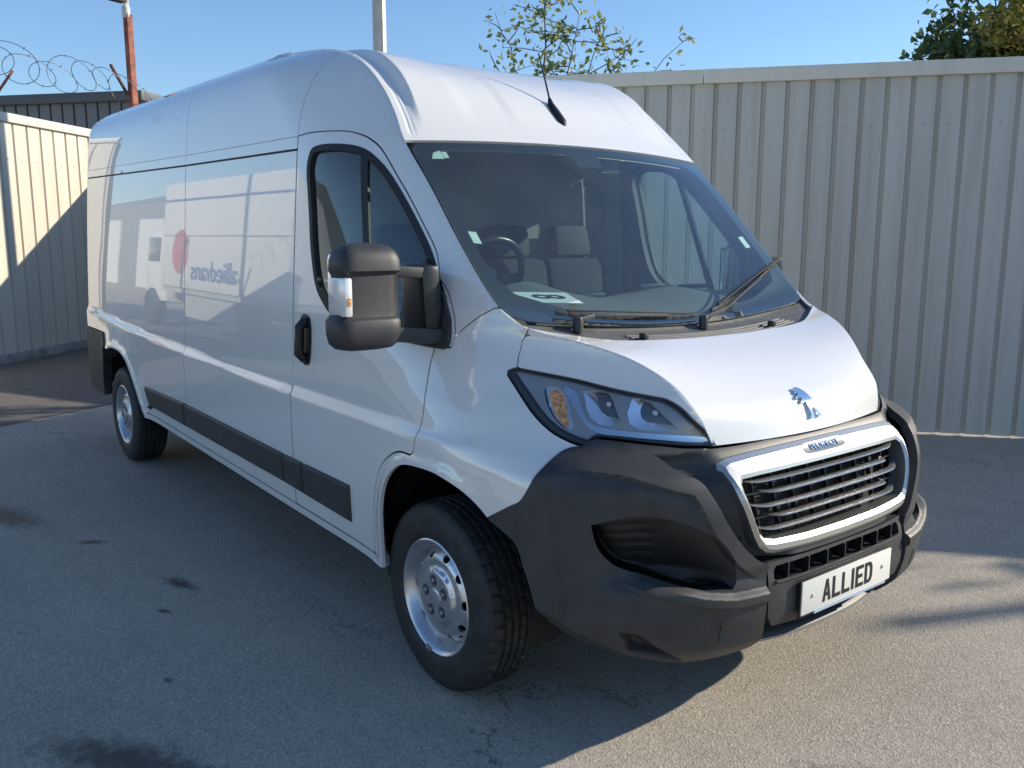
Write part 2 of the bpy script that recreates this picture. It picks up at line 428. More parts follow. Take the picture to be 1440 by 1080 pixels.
def oil_material():
    m = bpy.data.materials.new('oil_stain'); m.use_nodes = True; n = m.node_tree.nodes; l = m.node_tree.links; b = n['Principled BSDF']
    b.inputs['Base Color'].default_value = (.05, .046, .042, 1); b.inputs['Roughness'].default_value = .55
    tc = n.new('ShaderNodeTexCoord'); gr = n.new('ShaderNodeTexGradient'); gr.gradient_type = 'SPHERICAL'; l.new(tc.outputs['Object'], gr.inputs[0])
    tx = n.new('ShaderNodeTexNoise'); tx.inputs['Scale'].default_value = 4; tx.inputs['Detail'].default_value = 8; ge = n.new('ShaderNodeNewGeometry')
    mp = n.new('ShaderNodeMapping'); mp.inputs['Scale'].default_value = (6, 6, 6); l.new(ge.outputs['Position'], mp.inputs[0]); l.new(mp.outputs[0], tx.inputs['Vector'])
    ad = n.new('ShaderNodeMath'); ad.operation = 'ADD'; l.new(gr.outputs[1], ad.inputs[0]); l.new(tx.outputs[0], ad.inputs[1])
    r = n.new('ShaderNodeMapRange'); r.inputs['From Min'].default_value = .78; r.inputs['From Max'].default_value = 1.35; r.inputs['To Max'].default_value = .62; l.new(ad.outputs[0], r.inputs[0])
    tr = n.new('ShaderNodeBsdfTransparent'); mx = n.new('ShaderNodeMixShader'); l.new(r.outputs[0], mx.inputs[0]); l.new(tr.outputs[0], mx.inputs[1]); l.new(b.outputs[0], mx.inputs[2])
    l.new(mx.outputs[0], n['Material Output'].inputs[0]); return m
OIL = oil_material()
disc = mesh('oil_stain', [(math.cos(2*math.pi*k/24), math.sin(2*math.pi*k/24), 0) for k in range(24)], [tuple(range(24))], smooth=False, material=OIL)
for x, y, rx, ry, a0 in ((-1.50, -1.43, .20, .075, .3), (-1.24, -1.58, .07, .035, .5), (-.62, -1.75, .05, .025, .2), (-2.35, -1.62, .13, .06, .9), (-.2, -2.0, .5, .16, .6), (1.35, -.35, .4, .2, .2), (-3.1, -1.9, .5, .18, .3)):
    o = tag(link('oil_stain', disc, None), None, None, None, 'structure'); o.location = (x, y, .003); o.scale = (rx, ry, 1); o.rotation_euler.z = a0
SCUFF = mat('chalky_scuff', (.62, .58, .52), .9, noise=(40, .4))
for k, (a, b, w_) in enumerate((((-5.47, -1.30), (-5.12, -1.02), .012), ((-5.10, -1.0), (-4.75, -.72), .007))):
    d = np.array(b)-np.array(a); n_ = np.array((-d[1], d[0]))/np.hypot(*d)*w_
    sheet('ground', [tuple(np.array(a)+n_), tuple(np.array(a)-n_), tuple(np.array(b)-n_*.4), tuple(np.array(b)+n_*.4)], .0035, SCUFF).name = 'scuff_mark'

# ------------------------------------------------------------------ fences
def cladding(name, col, streak=.25):
    m = mat(name, col, .42, 0, .0, .4)
    n = m.node_tree.nodes; l = m.node_tree.links; b = n['Principled BSDF']
    tc = n.new('ShaderNodeTexCoord'); g = n.new('ShaderNodeNewGeometry'); mp = n.new('ShaderNodeMapping'); mp.inputs['Scale'].default_value = (6, 6, .35)
    l.new(g.outputs['Position'], mp.inputs[0])
    t = n.new('ShaderNodeTexNoise'); t.inputs['Scale'].default_value = 2.0; t.inputs['Detail'].default_value = 7; l.new(mp.outputs[0], t.inputs['Vector'])
    r = n.new('ShaderNodeMapRange'); r.inputs['From Min'].default_value = .45; r.inputs['From Max'].default_value = .75; r.inputs['To Max'].default_value = streak
    l.new(t.outputs[0], r.inputs[0])
    oi = n.new('ShaderNodeObjectInfo'); r2 = n.new('ShaderNodeMapRange'); r2.inputs['To Min'].default_value = .955; r2.inputs['To Max'].default_value = 1.045
    l.new(oi.outputs['Random'], r2.inputs[0])
    mx = n.new('ShaderNodeMix'); mx.data_type = 'RGBA'; l.new(r.outputs[0], mx.inputs[0]); mx.inputs[6].default_value = (*col, 1)
    mx.inputs[7].default_value = (col[0]*.6, col[1]*.57, col[2]*.5, 1)
    m2 = n.new('ShaderNodeMix'); m2.data_type = 'RGBA'; m2.blend_type = 'MULTIPLY'; m2.inputs[0].default_value = 1
    l.new(mx.outputs[2], m2.inputs[6]); l.new(r2.outputs[0], m2.inputs[7]); l.new(m2.outputs[2], b.inputs['Base Color'])
    t2 = n.new('ShaderNodeTexNoise'); t2.inputs['Scale'].default_value = 3; l.new(g.outputs['Position'], t2.inputs['Vector'])
    bp = n.new('ShaderNodeBump'); bp.inputs['Strength'].default_value = .25; bp.inputs['Distance'].default_value = .02
    l.new(t2.outputs[0], bp.inputs['Height']); l.new(bp.outputs[0], b.inputs['Normal'])
    return m
CLAD = cladding('goosewing_cladding', (.475, .468, .43), .38)
CLAD_L = cladding('cream_cladding', (.62, .56, .46), .2)
CLAD_D = cladding('dark_grey_cladding', (.17, .175, .18), .2)
CAPM = cladding('flashing_metal', (.62, .60, .52), .25)
CONC = mat('plinth_concrete', (.33, .31, .28), .9, noise=(8, .25), bump=(60, .5))
SCREW = mat('screw_grey', (.12, .12, .12), .5, .6)

def panel_mesh(pitch, H, g=.034, dep=.026, screws=(.32, 1.35, 2.42)):
    pr = [(0, 0), (pitch-g-.008, 0), (pitch-g, -dep), (pitch-.010, -dep), (pitch-.002, 0), (pitch, 0)]
    th = .0015; V = []; F = []; n = len(pr)
    for z in (0, H):
        for x, y in pr: V.append((x, y, z))
    for i in range(n-1): F.append((i, i+1, n+i+1, n+i))
    for zs in screws:
        if zs > H: continue
        b = len(V); cx = pitch*.42
        for k in range(6): V.append((cx+.011*math.cos(k*math.pi/3), 0, zs+.011*math.sin(k*math.pi/3)))
        for k in range(6): V.append((cx+.009*math.cos(k*math.pi/3), .007, zs+.009*math.sin(k*math.pi/3)))
        F += [(b+k, b+(k+1) % 6, b+6+(k+1) % 6, b+6+k) for k in range(6)]+[tuple(b+6+k for k in range(6))]
    return V, F
def fence(p0, p1, H, pitch, z0, m, label, cap_h=.11, plinth=0.):
    """p0 -> p1 with the yard on the left-hand side of that direction when seen from above"""
    p0 = Vector((*p0, 0)); p1 = Vector((*p1, 0)); d = p1-p0; L = d.length; ang = math.atan2(d.y, d.x)
    root = tag(empty('fence', p0, ang), label, 'fence')
    V, F = panel_mesh(pitch, H-z0-cap_h*.5)
    me = mesh('cladding_panel', V, F, smooth=False, material=m)
    n = int(L/pitch)
    for i in range(n):
        o = link('cladding_panel', me, root); o.location = (i*pitch, 0, z0)
    n3 = max(1, int(round(L/3.0)))
    for k in range(n3):
        MB().box(((k+.5)*L/n3, .005, H-cap_h/2), (L/n3-.004, .075, cap_h), bev=.006).build('cap_flashing', CAPM, root)
    for k in range(n3+1):
        MB().box((min(max(k*L/n3, .08), L-.08), -.10, H/2-.05), (.09, .09, H-.12)).build('post', SCREW, root)
    if plinth:
        for k in range(n3):
            MB().box(((k+.5)*L/n3, .012, plinth/2), (L/n3-.006, .09, plinth), bev=.008).build('plinth', CONC, root)
    return root
fa = np.array((-.433, 4.806)); fdr = np.array((.777, .630)); BEND = fa-fdr*5.45
fence(tuple(fa+fdr*6), tuple(BEND), 2.90, .185, .015, CLAD, 'pale grey ribbed metal fence behind the front of the van', plinth=0)
fence((-3.6, 5.21), (-12.1, 1.15), 2.86, .185, .015, CLAD, 'hidden ribbed metal fence added behind the van to cast the shadow edge on the cream fence')  # added out of sight; its top edge throws the slanted shadow on the cream fence
fence((-12.21, 1.30), tuple(np.array((-12.21, 1.30))+np.array((.702, -.712))*4.72), 3.08, .262, .10, CLAD_L,
      'cream ribbed metal fence on a concrete plinth beyond the rear of the van', plinth=.115)

# ------------------------------------------------------------------ grey shed beyond the left fence
def shed():
    a = Vector((-15.35, 2.46, 0)); b = Vector((-19.9, -1.32, 0)); d = b-a; L = d.length
    root = tag(empty('shed', a, math.atan2(d.y, d.x)), 'dark grey ribbed metal shed wall rising above the cream fence', 'shed')
    H = 4.2
    MB().box((L/2, -2.5, H/2-.06), (L-.1, 4.7, H-.16)).build('wall_core', CLAD_D, root)
    V, F = panel_mesh(.26, H-.12, .04, .04, ()); me = mesh('cladding_panel', V, F, smooth=False, material=CLAD_D)
    for i in range(int(L/.26)):
        o = link('cladding_panel', me, root); o.location = (i*.26, -.02, 0)
    MB().box((L/2, -2.4, H-.03), (L+.06, 5.0, .18), bev=.01).build('roof_edge', mat('roof_edge_grey', (.09, .095, .10), .5), root)
shed()

# ------------------------------------------------------------------ posts, lamp column, coiled wire
RED = mat('rusty_red_oxide', (.26, .085, .055), .75, noise=(9, .45), bump=(80, .6))
def red_post():
    r = tag(empty('floodlight_post', (-12.36, 1.46, 0)), 'rusty red steel post with a floodlight and camera on top', 'post')
    MB().box((0, 0, 2.46), (.10, .10, 4.92), Matrix.Rotation(.4, 3, 'Z'), .006).build('column', RED, r)
    MB().box((-.05, .02, 3.72), (.16, .05, .16), Matrix.Rotation(.4, 3, 'Z'), .005).build('bracket', mat('dark_rust', (.09, .045, .035), .8), r)
    MB().bar((-.06, -.06, 3.74), (.17, -.34, 4.12), .035, .035).build('wire_arm', mat('dark_rust', (.09, .045, .035), .8), r)
    MB().lathe([(0, .0), (.055, 0), (.06, .02), (.06, .16), (.03, .19), (0, .19)], (0, -.02, 4.86), 'Z', 16).build('camera_dome', mat('cctv_white', (.62, .60, .55), .4), r)
    MB().box((-.02, 0, 5.08), (.06, .06, .16), bev=.01).build('camera_neck', mat('cctv_white', (.62, .60, .55), .4), r)
    MB().box((.06, -.16, 5.13), (.16, .26, .12), Matrix.Rotation(.4, 3, 'Z'), .015).build('floodlight', mat('lamp_body', (.03, .03, .035), .5), r)
red_post()
def lamp_column():
    r = tag(empty('lamp_column', (-8.33, 3.55, 0)), 'tall pale grey lamp column standing behind the fence', 'lamp post')
    g = mat('galvanised_column', (.50, .47, .41), .55, .1, noise=(6, .15))
    MB().lathe([(.13, 0), (.13, 1.2), (.105, 1.35), (.075, 7.8), (0, 7.8)], (0, 0, 0), 'Z', 8).build('column', g, r)
    MB().tube([(0, 0, 7.7), (.15, -.1, 7.95), (.6, -.4, 8.05)], .035, 8).build('bracket', g, r)
    MB().box((.85, -.56, 8.05), (.6, .22, .10), Matrix.Rotation(-.59, 3, 'Z'), .03).build('lantern', g, r)
lamp_column()
def streak_pole():
    H = 6.9; tip = Vector((.70, .72, 0)); base = tip+Vector((math.cos(rad(SUN_AZ)), math.sin(rad(SUN_AZ)), 0))*(H/math.tan(rad(SUN_EL)))  # unseen shadow caster, set back along the sun from the streak's end
    r = tag(empty('streak_pole', base), 'unseen pole beyond the fence, placed to cast the thin shadow streak on the yard', 'pole')
    MB().lathe([(.09, 0), (.055, H), (0, H)], (0, 0, 0), 'Z', 12).build('pole', mat('pole_wood', (.12, .08, .05), .9, noise=(9, .3)), r)
streak_pole()
WIREM = mat('galvanised_wire', (.10, .10, .11), .5, .7)
def razor_coil():
    a = Vector((-8.6, -2.40, 3.56)); b = Vector((-12.75, 1.82, 3.86)); d = (b-a).normalized(); s = Vector((-d.y, d.x, 0)).normalized(); u = Vector((0, 0, 1))
    pts = []; N = 14
    for k in range(N*22+1):
        t = k/(N*22); ph = 2*math.pi*N*t; rr = .19*(1+.22*math.sin(t*31)+.12*math.sin(t*77+1)); c = a+(b-a)*t
        pts.append(c+s*math.cos(ph)*rr*.9+u*(math.sin(ph)*rr+.06*math.sin(t*19))+d*(.20*math.sin(ph*.5+t*40)))
    r = tag(empty('razor_wire', (a.x, a.y, a.z)), 'loose coils of thin razor wire above the cream fence', 'wire')
    MB().tube([p-a for p in pts], .0045, 5).build('coil', WIREM, r)
    m = MB()
    for k in range(0, len(pts)-1, 4):
        p = pts[k]-a; q = (pts[k+1]-pts[k]).normalized(); o = q.orthogonal().normalized()
        m.bar(p-o*.022, p+o*.022, .008, .004, q)
    m.build('barb', WIREM, r)['kind'] = 'stuff'
razor_coil()
def wire_bracket(t, lab):
    c = Vector((-12.21, 1.30, 0))+Vector((.702, -.712, 0))*t
    r = tag(empty('wire_bracket', (c.x, c.y, 3.0)), lab, 'bracket')
    MB().bar((0, 0, -.5), (0, 0, .22), .06, .06, (1, 0, 0)).build('upright', RED, r)
    for sx in (-1, 1):
        MB().bar((0, 0, .18), (.30*sx*.42, -.30*sx*.91, .58), .03, .05, (1, 0, 0)).build('arm', RED, r)
wire_bracket(2.93, 'rusty red forked wire bracket on top of the cream fence')

# ------------------------------------------------------------------ trees
def leafmat(name, c1, c2, trans=.35):
    m = bpy.data.materials.new(name); m.use_nodes = True; n = m.node_tree.nodes; l = m.node_tree.links; o = n['Material Output']
    b = n['Principled BSDF']; b.inputs['Roughness'].default_value = .45
    g = n.new('ShaderNodeNewGeometry'); mx = n.new('ShaderNodeMix'); mx.data_type = 'RGBA'
    l.new(g.outputs['Random Per Island'], mx.inputs[0]); mx.inputs[6].default_value = (*c1, 1); mx.inputs[7].default_value = (*c2, 1)
    l.new(mx.outputs[2], b.inputs['Base Color'])
    t = n.new('ShaderNodeBsdfTranslucent'); l.new(mx.outputs[2], t.inputs[0])
    ms = n.new('ShaderNodeMixShader'); ms.inputs[0].default_value = trans; l.new(b.outputs[0], ms.inputs[1]); l.new(t.outputs[0], ms.inputs[2]); l.new(ms.outputs[0], o.inputs[0])
    return m
BARK = mat('bark', (.10, .075, .055), .95, noise=(20, .4), bump=(50, .8))
LEAF_D = leafmat('dark_leaf', (.035, .075, .022), (.10, .15, .045)); LEAF_Y = leafmat('yellowing_leaf', (.22, .23, .05), (.42, .36, .09))
LEAF_S = leafmat('sapling_leaf', (.13, .19, .06), (.33, .35, .13), .5)
def leaf_cloud(V, F, pos, size, r):
    """one folded leaf blade at pos"""
    a = Vector(r.normal(size=3)).normalized(); b = a.orthogonal().normalized(); b = (Matrix.Rotation(r.uniform(0, 6.28), 3, a) @ b)
    c = a.cross(b); L = size*r.uniform(.7, 1.3); w_ = L*.28; i = len(V)
    p = Vector(pos)
    V += [p, p+b*L*.5+c*w_+a*w_*.3, p+b*L, p+b*L*.5-c*w_+a*w_*.3]; F += [(i, i+1, i+2), (i, i+2, i+3)]
def branch(mb, tips, p, d, L, rad_, depth, r, droop=0.):
    n = 5; pts = [p]; q = Vector(p); dd = Vector(d).normalized()
    for k in range(n):
        dd = (dd+Vector(r.normal(size=3))*.16+Vector((0, 0, .05-droop))).normalized(); q = q+dd*L/n; pts.append(q.copy())
        if depth <= 1 or k >= 2: tips.append((q.copy(), dd.copy()))
    mb.tube(pts, [rad_*(1-.55*k/n) for k in range(n+1)], 6)
    if depth > 0:
        for k in range(r.integers(3, 5)):
            j = r.integers(2, n+1); ax = Vector(r.normal(size=3)).normalized()
            nd = (dd+ax*.85).normalized(); branch(mb, tips, pts[j], nd, L*r.uniform(.5, .75), rad_*.5, depth-1, r, droop)
def tree(name, label, base, H, spread, leafs, size, m, seed, depth=3, rad_=.09, group=None, per=9, jit=.18, lean=(0, 0)):
    r = np.random.default_rng(seed); root = tag(empty(name, base), label, 'tree', group)
    mb = MB(); tips = []
    th = H*.42; trunk = [Vector((lean[0]*t*t, lean[1]*t*t, H*t*.8))+Vector((*r.normal(size=2)*.03*t, 0)) for t in np.linspace(0, 1, 8)]
    mb.tube(trunk, [rad_*(1-.75*k/7) for k in range(8)], 8)
    for k in range(leafs):
        j = r.integers(3, 8); az = r.uniform(0, 6.28)
        branch(mb, tips, trunk[j], (math.cos(az), math.sin(az), r.uniform(.3, 1.2)), spread*r.uniform(.6, 1.1), rad_*.4, depth-2, r)
    mb.build('trunk', BARK, root)
    V = []; F = []
    for p, d in tips:
        for k in range(r.integers(max(1, per//2), per+1)):
            leaf_cloud(V, F, p+Vector(r.normal(size=3))*jit, size, r)
    link('crown', mesh('crown', V, F, smooth=False), root, m)
    return root
def sapling():
    r = np.random.default_rng(5); root = tag(empty('sapling', (-4.35, 3.15, 0)), 'thin young tree with sparse leaves behind the fence', 'tree')
    mb = MB(); V = []; F = []
    def stem(p0, p1, r0, lf, sp=.1, side=6):
        p0 = Vector(p0); p1 = Vector(p1); pts = [p0+(p1-p0)*t+Vector(r.normal(size=3))*.02*(0 < t < 1) for t in np.linspace(0, 1, 9)]
        mb.tube(pts, [r0*(1-.8*k/8) for k in range(9)], 5)
        for k in range(side):
            t = r.uniform(.35, 1); b = p0+(p1-p0)*t; e = b+Vector((r.normal()*.2, r.normal()*.2, r.uniform(.02, .2)))
            mb.tube([b, (b+e)/2+Vector(r.normal(size=3))*.02, e], [.006, .005, .002], 4)
            for j in range(lf):
                leaf_cloud(V, F, b+(e-b)*r.uniform(.3, 1.1)+Vector(r.normal(size=3))*sp*.4, .07, r)
        for j in range(lf*7):
            leaf_cloud(V, F, p0+(p1-p0)*r.uniform(.55, 1)+Vector(r.normal(size=3))*sp, .065, r)
    stem((0, 0, 0), (0, 0, 2.6), .035, 0, side=0)
    stem((0, 0, 2.2), (-.05, -.02, 3.85), .02, 11, .10, 18)
    stem((0, 0, 2.4), (-.42, -.34, 3.72), .013, 5, .08, 7)
    stem((0, 0, 2.3), (.42, .36, 3.55), .013, 6, .08, 9)
    stem((0, 0, 2.3), (.64, .54, 3.42), .013, 7, .08, 9)
    stem((0, 0, 2.3), (.22, .20, 3.72), .012, 6, .07, 9)
    stem((0, 0, 2.3), (-.45, -.36, 3.30), .012, 2, .06, 5)
    stem((0, 0, 2.1), (.98, .82, 3.38), .011, 2, .06, 5)
    mb.build('trunk', BARK, root); link('crown', mesh('crown', V, F, smooth=False), root, LEAF_S)
sapling()
tree('broadleaf_tree', 'dark green bushy tree rising above the grey fence', (-2.35, 8.4, 0), 5.0, .85, 26, .12, LEAF_D, 11, depth=4, per=5, jit=.10)
tree('yellowing_shrub', 'yellowing shrub beside the dark green tree above the fence', (-1.95, 7.9, 0), 4.3, .6, 20, .08, LEAF_Y, 12, depth=4, rad_=.06, per=6, jit=.09)
tree('shade_tree', 'tall tree beyond the fence, shading the yard in front of the van', (4.3, 11.6, 0), 4.3, .9, 16, .14, LEAF_D, 13, depth=4, per=3, jit=.14)

# ------------------------------------------------------------------ across the yard (mirrored in the van's side)
def box_lorry():
    r = tag(empty('box_lorry', (-10.3, -5.0, 0)), 'white box lorry with a red round logo and blue lettering, parked across the yard', 'lorry')
    wp = mat('lorry_white', (.74, .73, .70), .4, noise=(3, .05)); gy = mat('lorry_grey', (.45, .45, .44), .5); L = 6.4; H0, H1 = 1.0, 3.25
    bl = mat('sign_blue', (.05, .10, .32), .4)
    MB().box((-L/2, -1.2, (H0+H1)/2), (L, 2.4, H1-H0), bev=.04).build('box_body', wp, r)
    MB().box((-L/2, .012, 2.86), (L-.06, .02, .035)).build('rail', bl, r)
    for z in (2.15,): MB().box((-L/2, .010, z), (L-.06, .016, .02)).build('rail', gy, r)
    MB().box((-L/2, -1.2, H0-.06), (L, 2.3, .10)).build('deck', gy, r)
    MB().box((-L/2-.4, -1.2, .68), (L+1.6, .9, .22)).build('chassis', BLACK, r)
    MB().box((-L-.95, -1.2, 1.45), (1.6, 2.1, 1.75), bev=.16).build('cab', wp, r)
    MB().box((-L-1.0, -.14, 1.85), (.8, .03, .55), bev=.01).build('cab_window', mat('dark_glass', (.02, .025, .03), .05, coat=1.), r)
    for x in (-1.6, -L-1.0):
        for y in (-.18, -2.22): MB().lathe([(0, .12), (.22, .12), (.26, .14), (.42, .12), (.45, .08), (.45, -.08), (.42, -.12), (0, -.12)], (x, y, .45), 'Y', 32).build('wheel', TYRE, r)
    MB().box((-3.4, -.02, .62), (2.6, .03, .50)).build('side_guard', gy, r)
    MB().box((-.4, -.01, .80), (.30, .03, .12)).build('tail_lamp', mat('tail_red', (.45, .02, .02), .2, coat=1.), r)
    MB().lathe([(0, .014), (.46, .014), (.47, 0)], (-L*.80, .004, 1.80), 'Y', 40).build('logo_disc', mat('sign_red', (.50, .05, .045), .4), r)
    me = text_mesh('alliedvans', .62, .006)
    o = link('lettering', me, r, bl); o.location = (-L*.50, .016, 1.42); o.rotation_euler = (rad(90), 0, rad(180))
box_lorry()
def hall():
    r = tag(empty('warehouse', (-26, -13, 0)), 'grey gabled warehouse across the yard', 'building')
    m = mat('warehouse_grey', (.20, .21, .22), .6, noise=(2, .1))
    W_ = 14; H = 5; V = []
    for x in (0, -34):
        V += [(x, 0, 0), (x, -W_, 0), (x, -W_, H), (x, -W_/2, H+2.6), (x, 0, H)]
    MB().add(V, [(0, 1, 2, 3, 4), (9, 8, 7, 6, 5), (0, 4, 9, 5), (1, 6, 7, 2), (2, 7, 8, 3), (3, 8, 9, 4)]).build('wall', m, r)
    for k in range(4):
        MB().box((-4-k*8, .03, 2.1), (4.2, .08, 4.0)).build('roller_door', mat('roller_door_white', (.62, .62, .60), .5), r)
hall()

# ================================================================== the van
# x forward (front axle at 0), y across (the driver's side is -y), z up
CZ = [.20, .52, .65, .757, .85, .944, 1.026, 1.117, 1.169, 1.206, 1.234, 1.255, 1.272, 1.292, 1.352, 1.454, 1.584, 1.756, 1.925, 2.042, 2.15, 2.243, 2.31, 2.37, 2.405, 2.425]
CXs = [.93, .93, .90, .87, .82, .758, .73, .65, .584, .52, .447, .369, .287, .23, .134, .024, -.109, -.28, -.46, -.577, -.697, -.82, -.95, -1.15, -1.45, -1.9]
CYs = [.50, .50, .52, .56, .55, .47, .50, .528, .571, .617, .671, .722, .772, .80, .829, .836, .832, .822, .815, .786, .765, .757, .75, .745, .742, .74]
X0 = pchip(CZ, CXs); Y0 = pchip(CZ, CYs)
WZ = pchip([.2, .45, .7, .95, 1.1, 1.3, 1.6, 1.9, 2.1, 2.2, 2.28, 2.34, 2.385, 2.41, 2.425], [1.00, 1.018, 1.025, 1.025, 1.02, 1.01, .99, .968, .950, .937, .918, .884, .822, .78, .74])
NZ = pchip([.2, .85, .9, .95, 1.0, 1.1, 1.25, 1.4, 2.0, 2.43], [8, 8, 7, 5.5, 4.4, 3.1, 2.4, 2.0, 2.0, 2.0])
XT = pchip([.2, .9, 1.1, 1.3, 1.6, 1.9, 2.2, 2.3, 2.43], [-.6, -.6, -.6, -.8, -1.0, -1.1, -1.4, -1.6, -2.1])
RIDGE = pchip([-5, -4.7, -3.885, -2.515, -1.087, -.35, .3, .9], [1.028, 1.018, .98, .938, .918, .915, .93, .95])
ARCH_F = cr([(-.29, .358), (-.287, .449), (-.284, .575), (-.262, .662), (-.224, .724), (-.169, .77), (-.108, .795), (-.021, .805), (.095, .806), (.199, .781), (.277, .743), (.325, .71)], 3)
ARCH_R = cr([(-3.36, .44), (-3.427, .498), (-3.482, .567), (-3.555, .646), (-3.63, .708), (-3.712, .76), (-3.833, .796), (-4.009, .805), (-4.149, .79), (-4.26, .76)], 3)
def sideY(x, z):
    x = np.asarray(x, float); z = np.asarray(z, float)
    u = np.clip((x-XT(z))/(X0(z)-XT(z)), 0, 1.3); y = WZ(z)-(WZ(z)-Y0(z))*u**NZ(z)
    fade = 1-sstep(.05, .45, x)
    # shoulder step along the flank and the panels pressed into the cargo sides
    y = y+.016*(sstep(-.012, .034, RIDGE(x)+.012-z)-.25)*fade
    pn = sstep(0, .05, z-RIDGE(x)-.085)*sstep(0, .05, 1.90-z)*(sstep(0, .05, -1.17-x)*sstep(0, .05, x+2.46)+sstep(0, .05, -2.61-x)*sstep(0, .05, x+4.72))
    y = y-.0*pn
    # raised wheel-arch lips
    Q = np.stack([x, z], -1)
    m = (np.abs(x) < .75) & (z < 1.15)
    if m.any():
        d = np.full(x.shape, 9.); d[m] = pdist(Q[m], ARCH_F, False); y = y+(.010*(1-sstep(.015, .05, d))+.012*np.exp(-(d/.15)**2))*(1-sstep(.1, .33, x))
    m = (np.abs(x+4.0) < .95) & (z < 1.15)
    if m.any():
        d = np.full(x.shape, 9.); d[m] = pdist(Q[m], ARCH_R, False); y = y+.010*(1-sstep(.015, .05, d))+.014*np.exp(-(d/.11)**2)
    # rounded rear corner
    q = np.clip((-4.80-x)/.13, 0, 1); y = y-.10*(1-np.sqrt(1-np.minimum(q, .999)**2))
    return y
def rake(x, z): return .0165*np.clip(-1.09-x, 0, 9)*np.clip((z-.6)/1.8, 0, 1.1)
def PS(off=0.):
    def f(x, z):
        x = np.asarray(x, float); z = np.asarray(z, float)
        return np.stack([x, -(sideY(x, z)+off), z+rake(x, z)], -1)
    return f
KK = np.array([(.758, .47, .944), (.73, .50, 1.026), (.65, .528, 1.117), (.584, .571, 1.169), (.52, .617, 1.206), (.447, .671, 1.234), (.369, .722, 1.255), (.287, .772, 1.272), (.23, .80, 1.292), (.134, .829, 1.352), (.024, .836, 1.454), (-.109, .832, 1.584), (-.28, .822, 1.756), (-.46, .815, 1.925), (-.577, .786, 2.042), (-.697, .765, 2.15), (-.82, .757, 2.243), (-.95, .75, 2.31), (-1.15, .745, 2.37), (-1.45, .742, 2.405), (-1.9, .74, 2.425), (-4.9, .74, 2.425)])
CC = np.array([(.805, .940), (.765, 1.024), (.69, 1.088), (.62, 1.132), (.56, 1.162), (.50, 1.186), (.445, 1.205), (.39, 1.222), (.30, 1.238), (.21, 1.262), (.10, 1.385), (-.03, 1.54), (-.20, 1.745), (-.37, 1.945), (-.50, 2.045), (-.64, 2.142), (-.80, 2.23), (-.97, 2.30), (-1.2, 2.37), (-1.5, 2.42), (-2.0, 2.45), (-4.9, 2.46)])
SS = np.arange(len(KK)); kx, ky, kz = [pchip(SS, KK[:, i]) for i in range(3)]; cx, cz = [pchip(SS, CC[:, i]) for i in range(2)]
def PF0(t, s):
    t = np.asarray(t, float); s = np.asarray(s, float); a = t*t
    x = cx(s)+(kx(s)-cx(s))*a; z = cz(s)+(kz(s)-cz(s))*a
    return np.stack([x, t*ky(s), z+rake(x, z)], -1)
def roof_relief(t, s):
    # drip channel beside the roof edge and shallow pressed swages on the roof front
    a = np.abs(t)
    g = -.003*(np.exp(-((a-.957)/.006)**2)+np.exp(-((a-.930)/.006)**2))*sstep(13.1, 13.5, s)
    st_ = .042*sstep(.925, .875, a)*sstep(13.3, 15.8, s)*(1-sstep(16.6, 18.8, s))
    sw = .005*(sstep(.30, .38, a)*sstep(.66, .55, a))*sstep(13.5, 14.6, s)*sstep(.2, .9, 1+0*a)
    return g+st_-sw
def PF(off=0., relief=None):
    def f(t, s):
        X = PF0(t, s)
        if off == 0. and relief is None: return X
        h = 1e-3; n = np.cross(PF0(t, s+h)-X, PF0(t+h, s)-X); n /= np.maximum(np.linalg.norm(n, axis=-1), 1e-12)[..., None]
        n = np.where((n*np.array((.6, 0, 1))).sum(-1)[..., None] < 0, -n, n)
        o = off+(relief(np.asarray(t, float), np.asarray(s, float)) if relief else 0.)
        return X+n*(o[..., None] if hasattr(o, 'shape') and getattr(o, 'ndim', 0) else o)
    return f
s_of_z = pchip(KK[:-1, 2], SS[:-1].astype(float))
def nrm(P, u, v, ref, h=1e-4):
    n = np.cross(P(u+h, v)-P(u-h, v), P(u, v+h)-P(u, v-h)); n /= np.linalg.norm(n, axis=-1)[..., None]
    return np.where((n*np.asarray(ref)).sum(-1)[..., None] < 0, -n, n)
def crease_n(z):
    """shared normal along the edge between flank and front, driver's side"""
    z = np.asarray(z, float); a = nrm(PS(), X0(z)-.02, z, (0, -1, 0)); b = nrm(PF0, -.97+0*z, s_of_z(z), (.5, 0, 1)); n = a+b
    return n/np.linalg.norm(n, axis=-1)[..., None]
def fix_side(u, v, X, n):
    k = np.abs(u-X0(v)) < 2e-3
    if k.any(): n[k] = crease_n(v[k])
    return n
def fix_front(u, v, X, n):
    for sg in (-1, 1):
        k = np.abs(u-sg) < 2e-3
        if k.any():
            c = crease_n(X[k][:, 2]); c[:, 1] *= -sg; n[k] = c
    return n
def crease(z0, z1, n=30): return [(float(X0(z)), float(z)) for z in np.linspace(z0, z1, n)]
BX = pchip([.15, .24, .30, .36, .45, .52, .58, .65, .757, .84, .875, .90, .93, .96], [.70, .80, .88, .935, .952, .95, .938, .928, .917, .884, .85, .822, .80, .79])
BW = pchip([.15, .24, .30, .45, .6, .8, .95], [.96, .99, 1.01, 1.03, 1.03, 1.03, 1.03])
